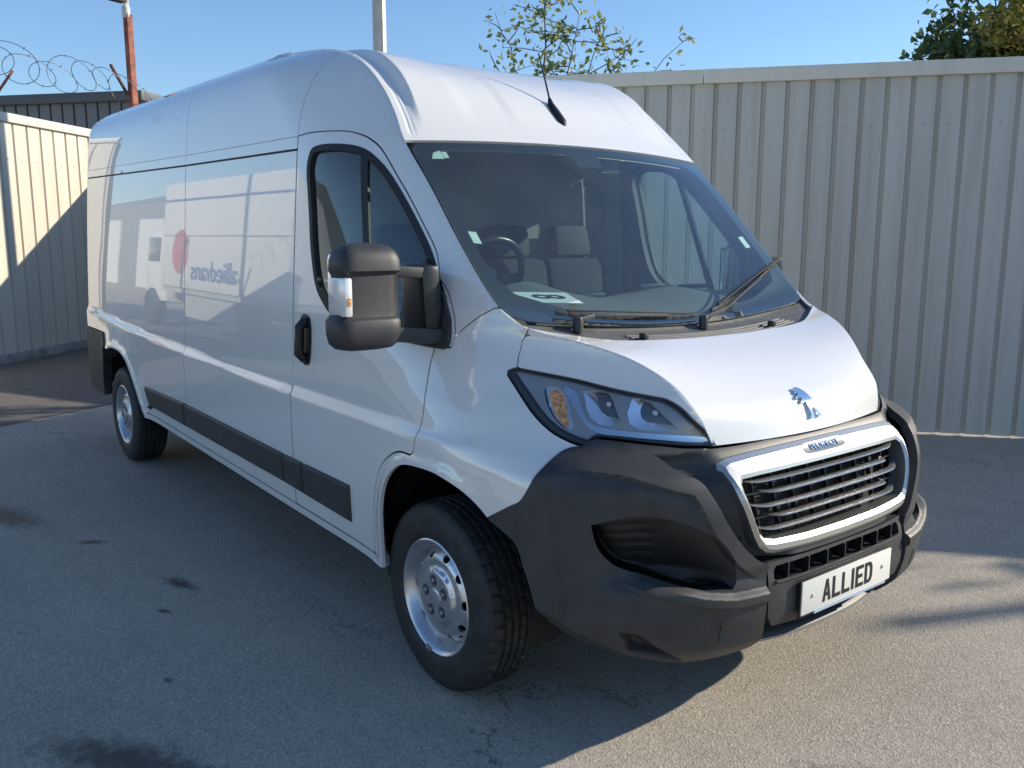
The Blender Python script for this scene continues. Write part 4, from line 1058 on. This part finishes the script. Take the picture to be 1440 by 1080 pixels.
# number plate
PZ0, PZ1, PX = .402, .513, .9615
plate = MB(); plate.box((PX-.003, 0, (PZ0+PZ1)/2), (.006, .520, .111), bev=.0015)
plate = plate.build('number_plate', mat('plate_white', (.78, .77, .70), .35, coat=.3), van)
MB().box((PX-.008, 0, (PZ0+PZ1)/2-.004), (.008, .528, .122), bev=.002).build('plate_holder', PLASTIC2, plate)
MB().box((PX-.002, .02, PZ0-.004), (.006, .42, .010)).build('dealer_strip', mat('plate_blue_grey', (.42, .50, .62), .4), plate)
ST = .0125
def glyph(ch):
    w_, h_ = .045, .074; s = ST
    q = dict(
        L=[[(0, 0), (w_, 0), (w_, s), (s, s), (s, h_), (0, h_)]],
        I=[[(w_/2-s/2, 0), (w_/2+s/2, 0), (w_/2+s/2, h_), (w_/2-s/2, h_)]],
        E=[[(0, 0), (w_, 0), (w_, s), (s, s), (s, h_/2-s/2), (w_*.85, h_/2-s/2), (w_*.85, h_/2+s/2), (s, h_/2+s/2), (s, h_-s), (w_, h_-s), (w_, h_), (0, h_)]],
        D=[[(0, 0), (w_*.6, 0), (w_*.85, .006), (w_, .02), (w_, h_-.02), (w_*.85, h_-.006), (w_*.6, h_), (0, h_)]],
        A=[[(0, 0), (s, 0), (w_*.32, h_*.24), (w_*.68, h_*.24), (w_-s, 0), (w_, 0), (w_*.62, h_), (w_*.38, h_)]])[ch]
    hole = dict(D=[(s, s), (w_*.58, s), (w_-s, .022), (w_-s, h_-.022), (w_*.58, h_-s), (s, h_-s)], A=[(w_*.38, h_*.40), (w_*.62, h_*.40), (w_*.5, h_*.80)]).get(ch)
    return q[0], hole
LET = mat('plate_black', (.015, .015, .015), .5); y_ = -.148
for ch in 'ALLIED':
    po, ho = glyph(ch); adv = .0545
    if ch == 'I': y_ -= .014; adv = .041
    f = lambda u, v, y_=y_: np.stack([0*np.asarray(u, float)+PX+.0016, y_+np.asarray(u, float), PZ0+.0185+np.asarray(v, float)], -1)
    Surf().patch(f, po, [ho] if ho else [], .02, .02, (1, 0, 0), flange=.0015).build('character', LET, plate)
    y_ += adv
for y in (-.205, .205): MB().lathe([(0, .004), (.005, .003), (.007, 0)], (PX+.001, y, .458), 'X', 10).build('plate_screw', mat('plate_cap', (.6, .57, .45), .5), plate)

# ---- lion emblem on the bonnet
LION = [(.000, .092), (.006, .100), (.004, .107), (.014, .112), (.026, .110), (.038, .104), (.047, .094), (.055, .080), (.062, .064), (.068, .048), (.072, .034), (.068, .024), (.072, .012), (.082, .007), (.081, .000), (.061, .000), (.058, .012), (.053, .026), (.045, .035), (.038, .029), (.036, .018), (.037, .006), (.039, .000), (.017, .000), (.017, .006), (.023, .010), (.022, .026), (.023, .044), (.023, .054), (.012, .056), (.000, .052), (-.004, .058), (.004, .065), (.014, .068), (.004, .072), (-.010, .070), (-.013, .078), (.002, .084), (.010, .087), (.002, .088)]
def lion(off):
    def f(u, v):
        u = np.asarray(u, float); v = np.asarray(v, float)
        return PF(off)((u-.034)*.98/.50, .44+v*10.8)
    return f
em = Surf().patch(lion(.010), LION, [], .006, .006, (.7, 0, .7), flange=.012).build('emblem', mat('emblem_chrome', (.80, .81, .82), .10, 1.0), van)

# ---- headlamps
HEAD = cr([(.230, 1.137), (.226, 1.150), (.253, 1.156), (.335, 1.146), (.424, 1.132), (.509, 1.112), (.568, 1.099), (.623, 1.088), (.653, 1.078), (.696, 1.047), (.737, .994), (.762, .946)], 3)+cr([(.762, .943), (.722, .948), (.67, .958), (.598, .972), (.562, .976), (.548, .970), (.540, .953)], 3)[1:]+cr([(.540, .953), (.491, .968), (.439, .991), (.367, 1.036), (.289, 1.090), (.230, 1.137)], 3)[1:-1]
HOUS = mat('lamp_housing', (.20, .205, .215), .25, .6); AMBER = mat('amber_bulb', (.95, .42, .14), .22, .15, coat=1., noise=(75, .6), bump=(60, 1.))
HOUSG = mat('lamp_bezel_grey', (.36, .365, .375), .3, .25)
REFL = mat('lamp_reflector', (.94, .95, .96), .18, .9)
def dish(off0, dep, poly):
    c = np.mean(poly, 0); R_ = np.max(np.hypot(*(np.array(poly)-c).T))
    def f(x, z):
        x = np.asarray(x, float); z = np.asarray(z, float); r = np.hypot(x-c[0], z-c[1])/R_
        st_ = .0035*np.abs(np.sin(np.arctan2(z-c[1], x-c[0])*5))
        return PS(0.)(x, z)+np.stack([0*x-.3*dep*(1-r**2), (off0*-1+dep*(1-np.minimum(r, 1)**2)+st_), 0*x], -1)
    return f
def headlight(mir):
    g = (lambda s: s.mirrored()) if mir else (lambda s: s)
    h = g(Surf().patch(PS(-.045), HEAD, [], .02, .02, OUT, flange=0)).build('headlight', HOUS, van)
    # walls of the housing
    L = np.array(HEAD); A = PS(-.001)(L[:, 0], L[:, 1]); B = PS(-.046)(L[:, 0], L[:, 1]); V = [tuple(p) for p in A]+[tuple(p) for p in B]; m_ = len(L)
    if mir: V = [(a, -b, c) for a, b, c in V]
    MB().add(V, [(i, (i+1) % m_, (i+1) % m_+m_, i+m_) for i in range(m_)], True).build('housing_wall', HOUS, h)
    st = crc([(.397, 1.108), (.438, 1.097), (.497, 1.034), (.531, 1.008), (.589, .994), (.662, .984), (.738, .971), (.738, .956), (.666, .968), (.594, .979), (.555, .984), (.52, 1.002), (.464, 1.05)], 3)
    g(Surf().patch(PS(-.006), st, [], .012, .012, OUT, flange=.02)).build('light_bar', mat('light_bar_chrome', (.80, .83, .88), .16, .9), h)
    ind = crc([(.345, 1.106), (.385, 1.108), (.44, 1.062), (.485, .998), (.462, .994), (.41, 1.030), (.362, 1.075)], 3)
    g(Surf().patch(dish(-.024, -.0, ind), ind, [], .012, .012, OUT, flange=.012)).build('indicator_reflector', REFL, h)
    am = [(.366, 1.096), (.395, 1.094), (.432, 1.056), (.468, 1.006), (.457, 1.002), (.415, 1.035), (.375, 1.075)]
    g(Surf().patch(PS(-.018), crc(am, 3), [], .01, .01, OUT, flange=.01)).build('indicator_bulb', AMBER, h)
    r1 = [(.448, 1.100), (.478, 1.103), (.508, 1.099), (.530, 1.078), (.552, 1.052), (.578, 1.022), (.570, 1.004), (.540, 1.008), (.512, 1.026), (.486, 1.052), (.466, 1.078)]
    r2 = [(.570, 1.084), (.592, 1.083), (.614, 1.073), (.640, 1.052), (.668, 1.026), (.694, .996), (.660, .992), (.622, .997), (.600, 1.012), (.582, 1.042)]
    for po in (r1, r2):
        A_ = np.array(po); c = A_.mean(0); c2 = c+np.array((.004, .006)); rings = []
        for sc_, of in ((1., -.013), (.80, -.034), (.52, -.052), (.22, -.058)):
            q_ = c2+(A_-c)*sc_ if sc_ < 1 else A_; rings.append(PS(of)(q_[:, 0], q_[:, 1])-np.array((1, 0, 0))*(.022*(1-sc_)))
        V = [tuple(p) for R_ in rings for p in R_]; m_ = len(po)
        if mir: V = [(a, -b, c_) for a, b, c_ in V]
        F = [(k*m_+i, k*m_+(i+1) % m_, (k+1)*m_+(i+1) % m_, (k+1)*m_+i) for k in range(3) for i in range(m_)]+[tuple(3*m_+i for i in range(m_))]
        MB().add(V, F, False).build('reflector', REFL, h)
        pp = PS(-.036)(np.array([c2[0]]), np.array([c2[1]]))[0]; pp = Vector((pp[0], pp[1]*(-1 if mir else 1), pp[2]))
        dr = Vector((.8, .6 if mir else -.6, .05)).normalized()
        MB().tube([pp-dr*.02, pp-dr*.004, pp+dr*.008, pp+dr*.014], [.008, .009, .008, .003], 12).build('bulb', mat('bulb_glass', (.75, .78, .82), .05, coat=1.), h)
    bz_ = inset(HEAD, .012)
    g(Surf().patch(PS(-.014), bz_, [r1, r2, inset(ind, .002)], .014, .014, OUT, flange=.012)).build('bezel', HOUSG, h)
    g(Surf().patch(PS(.004), inset(HEAD, .003), [], .018, .018, OUT, flange=.006)).build('lens', LENS, h)
    rim_ = inset(HEAD, .001); ri = inset(HEAD, .0055)
    g(Surf().patch(PS(.0025), rim_, [ri], .012, .012, OUT, flange=.006)).build('lens_rim', PLASTIC2, h)
headlight(False); headlight(True)

# ---- door glass, seals, handle, mirrors
for o, mir in zip(doors, (False, True)):
    g = (lambda s: s.mirrored()) if mir else (lambda s: s)
    g(Surf().patch(PS(-.010), win_in(.006), [], .05, .05, OUT, flange=.003)).build('window', SGLASS, o)
    wl = win_in(-.001)
    g(Surf().patch(PS(.003), win_in(-.006), [win_in(.020)], .02, .02, OUT, flange=.016)).build('window_seal', RUBBER, o)
    bar = [(-.662, 1.912), (-.622, 1.902), (-.425, 1.235), (-.462, 1.235)]
    g(Surf().patch(PS(-.003), bar, [], .03, .03, OUT, flange=.012)).build('window_divider', RUBBER, o)
    # inner door trim
    g(Surf().patch(PS(-.055), inset(door_poly, .015), [win_in(-.004)], .05, .05, (0, 1, 0), flange=0)).build('door_trim', DARKIN, o)
    g(Surf().patch(PS(-.030), win_in(-.03), [win_in(.012)], .03, .03, OUT, flange=.03)).build('window_reveal', DARKIN, o)
    # handle: dished surround with a grip bar
    hp = crc([(-1.035, 1.15), (-1.025, 1.235), (-.985, 1.258), (-.905, 1.245), (-.878, 1.20), (-.878, 1.12), (-.900, 1.060), (-.945, 1.045), (-1.0, 1.055), (-1.028, 1.09)], 4)
    hp = [(-.955+(x+.955)*.62, z) for x, z in hp]
    g(Surf().patch(PS(.006), hp, [], .02, .02, OUT, flange=.008)).build('handle_cup', PLASTIC2, o)
    pts = [PS(.008)(np.array([x]), np.array([z]))[0] for x, z in ((-.958, 1.060), (-.956, 1.075))]+[PS(.034)(np.array([x]), np.array([z]))[0] for x, z in ((-.955, 1.095), (-.953, 1.15), (-.953, 1.205))]+[PS(.008)(np.array([x]), np.array([z]))[0] for x, z in ((-.954, 1.228), (-.955, 1.245))]
    if mir: pts = [(a, -b, c) for a, b, c in pts]
    MB().tube(pts, [.02, .022, .021, .020, .021, .022, .02], 10).build('handle', PLASTIC2, o)
# inner trims of the cab so its inside is not white
for off, m_ in ((-.05, DARKIN),):
    s_ = Surf().patch(PS(off), inset(upper_cab, .012), [], .05, .05, (0, 1, 0), flange=0)
    pair(s_, 'pillar_trim', m_, van)
Surf().patch(PF(-.05), [(-.93, 13.05), (.93, 13.05), (.93, 18.6), (-.93, 18.6)], [], .1, .4, (0, 0, -1), flange=0).build('headlining', mat('headlining_grey', (.42, .42, .40), .95), van)

def mirror_unit(mir):
    sg = -1 if not mir else 1
    def fl(mb): 
        if mir: mb.V = [(a, -b, c) for a, b, c in mb.V]
        return mb
    lv = [(1.212, .055, .030), (1.219, .092, .058), (1.236, .110, .076), (1.270, .117, .084), (1.308, .118, .085), (1.316, .113, .080), (1.322, .109, .070), (1.340, .107, .066), (1.455, .106, .066), (1.462, .109, .072), (1.470, .113, .082), (1.505, .110, .080), (1.530, .099, .070), (1.546, .080, .054), (1.555, .050, .032), (1.558, .015, .01)]
    V = []; F = []; n = 28
    for z, hw, hd in lv:
        for k in range(n):
            a = 2*math.pi*k/n; c, s = math.cos(a), math.sin(a); e = .42
            x = math.copysign(abs(c)**e, c)*hd; y = math.copysign(abs(s)**e, s)*hw
            if x < 0: x *= .55
            mm = max(0, 1-abs((z-1.39)/.075)**4) if 1.31 < z < 1.475 else 0
            V.append((-.105+x, -1.197+y+(.010 if z < 1.33 else 0)*(-1), z))
    for i in range(len(lv)-1): F += [(i*n+k, i*n+(k+1) % n, (i+1)*n+(k+1) % n, (i+1)*n+k) for k in range(n)]
    F += [tuple(range(n-1, -1, -1)), tuple((len(lv)-1)*n+k for k in range(n))]
    root = fl(MB().add(V, F, True)).build('mirror', PLASTIC, van)
    if mir:   # passenger-side mirror is folded back against the door
        piv = Vector((-.10, .96, 0)); root.matrix_local = Matrix.Translation(piv) @ Matrix.Rotation(rad(72), 4, 'Z') @ Matrix.Translation(-piv)
    fl(MB().box((-.155, -1.197, 1.39), (.012, .185, .27), bev=.02)).build('mirror_glass', mat('mirror_silver', (.85, .87, .88), .03, 1.0), root)
    # outer front band that carries the repeater lamp
    fl(MB().box((-.078, -1.294, 1.388), (.105, .030, .125), Matrix.Rotation(.10, 3, 'Z'), .012)).build('repeater_lens', mat('repeater_clear', (.72, .72, .72), .22, .3, coat=1.), root)
    fl(MB().box((-.026, -1.288, 1.375), (.008, .012, .026), None, .003)).build('repeater_bulb', AMBER, root)
    up_ = MB(); up_.bar((-.085, -1.13, 1.468), (-.085, -.955, 1.455), .060, .038, (0, 0, 1), .010); fl(up_).build('arm', PLASTIC, root)
    lo = MB(); lo.bar((-.075, -1.13, 1.262), (-.070, -.93, 1.242), .070, .052, (0, 0, 1), .012); fl(lo).build('arm', PLASTIC, root)
    hg = MB(); hg.box((-.125, -.962, 1.350), (.15, .075, .265), Matrix.Rotation(.06, 3, 'X'), .022); fl(hg).build('hinge', PLASTIC2, root)
    sail = [(-.190, 1.512), (-.125, 1.434), (-.073, 1.384), (-.026, 1.304), (-.006, 1.227), (-.012, 1.205), (-.03, 1.198), (-.085, 1.200), (-.22, 1.208), (-.265, 1.225), (-.255, 1.42)]
    s_ = Surf().patch(PS(.020), inset(sail, .006), [], .02, .02, OUT, flange=.02)
    if mir: s_ = s_.mirrored()
    s_.build('sail', PLASTIC, root) if not mir else s_.build('mirror_base', PLASTIC, van)
mirror_unit(False); mirror_unit(True)

# ---- rear bumper, rear doors
rb = [(-4.96, .889), (-4.305, .884), (-4.268, .80), (-4.31, .735), (-4.38, .64), (-4.42, .52), (-4.43, .42), (-4.93, .44), (-4.96, .50)]
pair(Surf().patch(PS(.010), rb, [], .03, .03, OUT, flange=.06), 'rear_bumper', PLASTIC, van)
rw = Surf(); rwp = [(-.90, .44), (.90, .44), (.915, 1.0), (.87, 1.9), (.80, 2.3), (.72, 2.42), (-.72, 2.42), (-.80, 2.3), (-.87, 1.9), (-.915, 1.0)]
for sg in (-1, 1):
    po = [(sg*.004, .60), (sg*.88, .60), (sg*.905, 1.0), (sg*.86, 1.9), (sg*.79, 2.28), (sg*.66, 2.36), (sg*.004, 2.38)]
    rd = Surf().patch(lambda u, v: np.stack([-4.93-.02*(1-(np.asarray(u, float)/.95)**2)+0*np.asarray(v, float), np.asarray(u, float), np.asarray(v, float)], -1), po, [], .1, .1, (-1, 0, 0), flange=.03).build('rear_door', PAINT, van)
    MB().bar((-4.965, sg*.06, 1.12), (-4.965, sg*.06, 1.30), .03, .05, (1, 0, 0), .01).build('handle', PLASTIC2, rd)
    MB().box((-4.945, sg*.86, 1.15), (.05, .10, .42), bev=.015).build('tail_light', mat('tail_red', (.45, .02, .02), .2, coat=1.), van)
Surf().patch(lambda u, v: np.stack([-4.915+0*np.asarray(u, float), np.asarray(u, float), np.asarray(v, float)], -1), rwp, [], .2, .2, (-1, 0, 0), flange=0).build('rear_frame', PAINT, van)
MB().box((-4.97, 0, .53), (.14, 1.86, .20), bev=.03).build('rear_step', PLASTIC, van)

# ---- underbody, arch liners, bulkhead
MB().box((-2.15, 0, .43), (5.4, 1.44, .16)).box((-2.0, 0, .34), (4.9, .50, .12)).build('floor_pan', BLACK, van)
MB().box((.30, 0, .62), (.70, 1.30, .66)).build('engine_block', BLACK, van)
for sg in (-1, 1):
    MB().box((-1.75, sg*.84, .47), (2.6, .28, .10)).build('side_floor', BLACK, van)
    MB().tube([(-3.3, sg*.55, .27), (-3.9, sg*.55, .29), (-4.8, sg*.55, .33)], .05, 10).build('leaf_spring', BLACK, van)
for cx_, a0, a1, R_, zc in ((0.02, -10, 195, .445, .39), (-4.02, -15, 195, .45, .40)):
    for sg in (-1, 1):
        V = []; F = []; n = 26
        for k in range(n+1):
            a = rad(a0+(a1-a0)*k/n)
            for y, rr in ((.955, R_), (.62, R_), (.60, R_*.55)):
                V.append((cx_+rr*math.cos(a), sg*y, zc+rr*math.sin(a)))
        for k in range(n): F += [(k*3, k*3+1, k*3+4, k*3+3), (k*3+1, k*3+2, k*3+5, k*3+4)]
        MB().add(V, F, True).build('arch_liner', BLACK, van)
MB().box((-4.035, 0, .33), (.12, 1.6, .12)).build('axle', BLACK, van)
MB().tube([(-4.6, -.45, .30), (-4.25, -.45, .27), (-4.05, -.47, .22), (-3.95, -.56, .20)], .035, 10).build('exhaust_pipe', mat('exhaust_steel', (.35, .34, .32), .5, .6), van)
MB().box((-1.20, 0, 1.27), (.03, 1.76, 1.60)).build('bulkhead', mat('bulkhead_grey', (.20, .205, .20), .8), van)

# ---- wheels
def make_wheel():
    n = 240; R_ = .337
    side_ = [(.205, .093), (.209, .101), (.222, .107), (.245, .1115), (.252, .1105), (.272, .1125), (.295, .1085), (.312, .102), (.324, .093), (.331, .084)]
    tread = []
    for h in np.arange(.078, -.0785, -.003): tread.append((R_, float(h)))
    prof = side_+tread+[(r, -h) for r, h in side_[::-1]]
    V = []; F = []; m = len(prof)
    for k in range(n):
        a = 2*math.pi*k/n
        for i, (r, h) in enumerate(prof):
            if abs(h) <= .0785 and r >= R_:
                for g in (-.044, -.0145, .0145, .044):
                    if abs(h-g) < .0042: r -= .0085
                wob = .004*math.sin(k*.9)
                if abs(h) > .047 and (k % 6) in (0,): r -= .0075
                if .018 < abs(h) < .040 and ((k+3) % 6) in (0,): r -= .005
                r -= .006*(max(0, abs(h)-.055)/.023)**2
            elif i < len(side_) and r > .318 and (k % 6) == 0: r -= .005
            V.append((r*math.cos(a), -h, r*math.sin(a)))
    for k in range(n):
        k2 = (k+1) % n; F += [(k*m+i, k2*m+i, k2*m+i+1, k*m+i+1) for i in range(m-1)]
    # disc with hand holes
    hd = pchip([0, .085, .097, .103, .112, .128, .145, .160, .173], [.099, .099, .096, .084, .081, .083, .077, .063, .046])
    def P(u, v):
        u = np.asarray(u, float); v = np.asarray(v, float); r = np.hypot(u, v); return np.stack([u, -hd(r), v], -1)
    circ = lambda cx_, cz_, r, k=28, e=1., a0=0.: [(cx_+r*math.cos(2*math.pi*i/k)*math.cos(a0)-e*r*math.sin(2*math.pi*i/k)*math.sin(a0), cz_+r*math.cos(2*math.pi*i/k)*math.sin(a0)+e*r*math.sin(2*math.pi*i/k)*math.cos(a0)) for i in range(k)]
    holes = [circ(.148*math.cos(a), .148*math.sin(a), .0130, 16, 1.25, a) for a in [2*math.pi*(k+.35)/10 for k in range(10)]]
    root = Surf().patch(P, circ(0, 0, .1725, 72), holes, .012, .012, OUT, flange=.010).build('wheel', STEEL, van)
    t = MB().add(V, F, True); t.build('tyre', TYRE, root)
    MB().lathe([(.172, .046), (.176, .064), (.184, .078), (.190, .090), (.196, .100), (.204, .105), (.2085, .102), (.2085, .094), (.202, .090), (.19, .06), (.19, -.09)], (0, 0, 0), 'Y', 72, -1).build('rim', STEEL, root)
    MB().lathe([(0, .015), (.150, .015), (.165, -.02), (.165, -.08), (0, -.08)], (0, 0, 0), 'Y', 40, -1).build('brake_drum', BLACK, root)
    MB().lathe([(0, .104), (.028, .104), (.032, .102), (.034, .094)], (0, 0, 0), 'Y', 32, -1).build('centre_cap', mat('cap_silver', (.66, .66, .67), .22, .8), root)
    for k in range(5):
        a = 2*math.pi*(k+.25)/5+.3; cx_, cz_ = .060*math.cos(a), .060*math.sin(a)
        MB().lathe([(0, .0995), (.0170, .0997), (.0195, .1003), (.0215, .0985)], (cx_, 0, cz_), 'Y', 18, -1).build('nut_recess', mat('nut_well', (.10, .10, .105), .4, .5), root)
        MB().lathe([(0, .107), (.0080, .107), (.0100, .105), (.0100, .096)], (cx_, 0, cz_), 'Y', 6, -1).build('wheel_nut', mat('nut_steel', (.40, .40, .41), .3, .9), root)
    MB().lathe([(.003, .105), (.003, .118), (0, .118)], (.185, 0, -.05), 'Y', 8, -1).build('tyre_valve', RUBBER, root)
    for k in (38,):
        a = rad(k-130); MB().box((.205*math.cos(a), -.104, .205*math.sin(a)), (.035, .010, .014), Matrix.Rotation(-a+math.pi/2, 3, 'Y'), .003).build('balance_weight', mat('lead_grey', (.30, .29, .27), .5, .5), root)
    return root
w0 = make_wheel()
for i, (x, y, rz, ry) in enumerate(((0, -.905, 0, .15), (-4.035, -.905, 0, 1.1), (0, .905, math.pi, .7), (-4.035, .905, math.pi, 2.))):
    o = w0 if i == 0 else copy_tree(w0, van)
    o.location = (x, y, .3345); o.rotation_euler = (0, ry, rz)

# ---- cab interior
def interior():
    sec = [(.150, 1.262), (.10, 1.298), (0, 1.322), (-.12, 1.328), (-.24, 1.320), (-.33, 1.29), (-.385, 1.22), (-.38, 1.05), (-.32, .80), (.10, .72), (.16, 1.0)]
    V = []; F = []; n = len(sec)
    ys = np.linspace(-.80, .80, 33)
    for y in ys:
        hmp = .085*math.exp(-((y+.40)/.20)**2)+.045*math.exp(-((y-.38)/.26)**2)
        bow = -.10*(abs(y)/.8)**2
        for x, z in sec:
            V.append((x+bow, y, z+(hmp*math.exp(-((x+.22)/.13)**2) if z > 1.25 else 0)))
    for i in range(len(ys)-1): F += [(i*n+j, i*n+(j+1) % n, (i+1)*n+(j+1) % n, (i+1)*n+j) for j in range(n)]
    F += [tuple(range(n)), tuple((len(ys)-1)*n+j for j in range(n-1, -1, -1))]
    d = MB().add(V, F, True).build('dashboard', DARKIN, van)
    for y in (-.62, -.10, .28, .62):
        MB().box((-.22-.1*(y/.8)**2, y, 1.338+.03*math.exp(-((y-.38)/.26)**2)), (.05, .16, .02), bev=.006).build('air_vent', PLASTIC2, d)
    # steering wheel
    c = Vector((-.50, -.43, 1.40)); R_ = Matrix.Rotation(rad(-62), 3, 'Y')
    ring = [c+R_@Vector((.19*math.cos(a), .19*math.sin(a), 0)) for a in np.linspace(0, 2*math.pi, 41)]
    sw = MB().tube(ring, .016, 10, cap=False); o = sw.build('steering_wheel', PLASTIC2, van)
    m = MB()
    for a in (rad(-90), rad(90), rad(180)): m.bar(c, c+R_@Vector((.185*math.cos(a), .185*math.sin(a), 0)), .05, .018, R_@Vector((0, 0, 1)), .004)
    m.lathe([(0, .02), (.06, .015), (.075, -.01)], c, 'X', 20); m.build('spoke', PLASTIC2, o)
    MB().bar(c, c+R_@Vector((0, 0, -.25)), .06, .06).build('column', PLASTIC2, o)
    # seats
    for y, wd, nhead in ((-.45, .50, 1), (.14, .44, 1), (.56, .42, 1)):
        m = MB(); m.box((-.78, y, .84), (.52, wd, .16), bev=.05); s_ = m.build('seat', SEATM, van)
        MB().box((-1.02, y, 1.14), (.15, wd*.96, .66), Matrix.Rotation(rad(-12), 3, 'Y'), .055).build('backrest', SEATM, s_)
        MB().box((-1.09, y, 1.55), (.09, .25, .17), Matrix.Rotation(rad(-12), 3, 'Y'), .04).build('headrest', mat('headrest_grey', (.03, .03, .032), .8), s_)
        MB().box((-.80, y, .62), (.40, wd*.8, .34)).build('seat_base', BLACK, s_)
    MB().box((-.50, -.12, 1.05), (.10, .20, .12), bev=.02).build('gear_console', PLASTIC2, van)
    MB().tube([(-.47, -.12, 1.10), (-.52, -.12, 1.22)], .012, 8).lathe([(0, .03), (.022, .02), (.02, -.02), (0, -.03)], (-.525, -.12, 1.23), 'Z', 12).build('gear_lever', PLASTIC2, van)
    MB().box((-1.17, -.86, 1.50), (.02, .05, .9)).build('seat_belt', mat('belt_web', (.03, .03, .03), .9), van)
interior()
# paper sheet lying on the dashboard under the glass
PAPER = [(-.18, -.54, 1.372), (-.02, -.40, 1.372), (.165, -.475, 1.347), (.04, -.585, 1.347)]
def paper():
    a, b, c, d = [Vector(p) for p in PAPER]
    r = tag(link('paper_sheet', mesh('paper_sheet', [a, b, c, d]+[p-Vector((0, 0, .0015)) for p in (a, b, c, d)], [(0, 3, 2, 1), (4, 5, 6, 7), (0, 1, 5, 4), (1, 2, 6, 5), (2, 3, 7, 6), (3, 0, 4, 7)], smooth=False), None, mat('printer_paper', (.80, .84, .80), .7)),
            'white paper sheet with a large black figure lying on the dashboard', 'paper')
    me = text_mesh('8', .19, .0006)
    n = (b-a).cross(d-a).normalized(); n = n if n.z > 0 else -n
    ex = (b-a).normalized(); ey = (a-d).normalized(); o = (a+b+c+d)/4-(a-d)*-.04
    for v in me.vertices: v.co = o+ey*(-v.co.x)*1.0+ex*v.co.y*.85+n*(.0015+v.co.z)
    link('print', me, r, mat('print_black', (.02, .02, .02), .7))
paper()
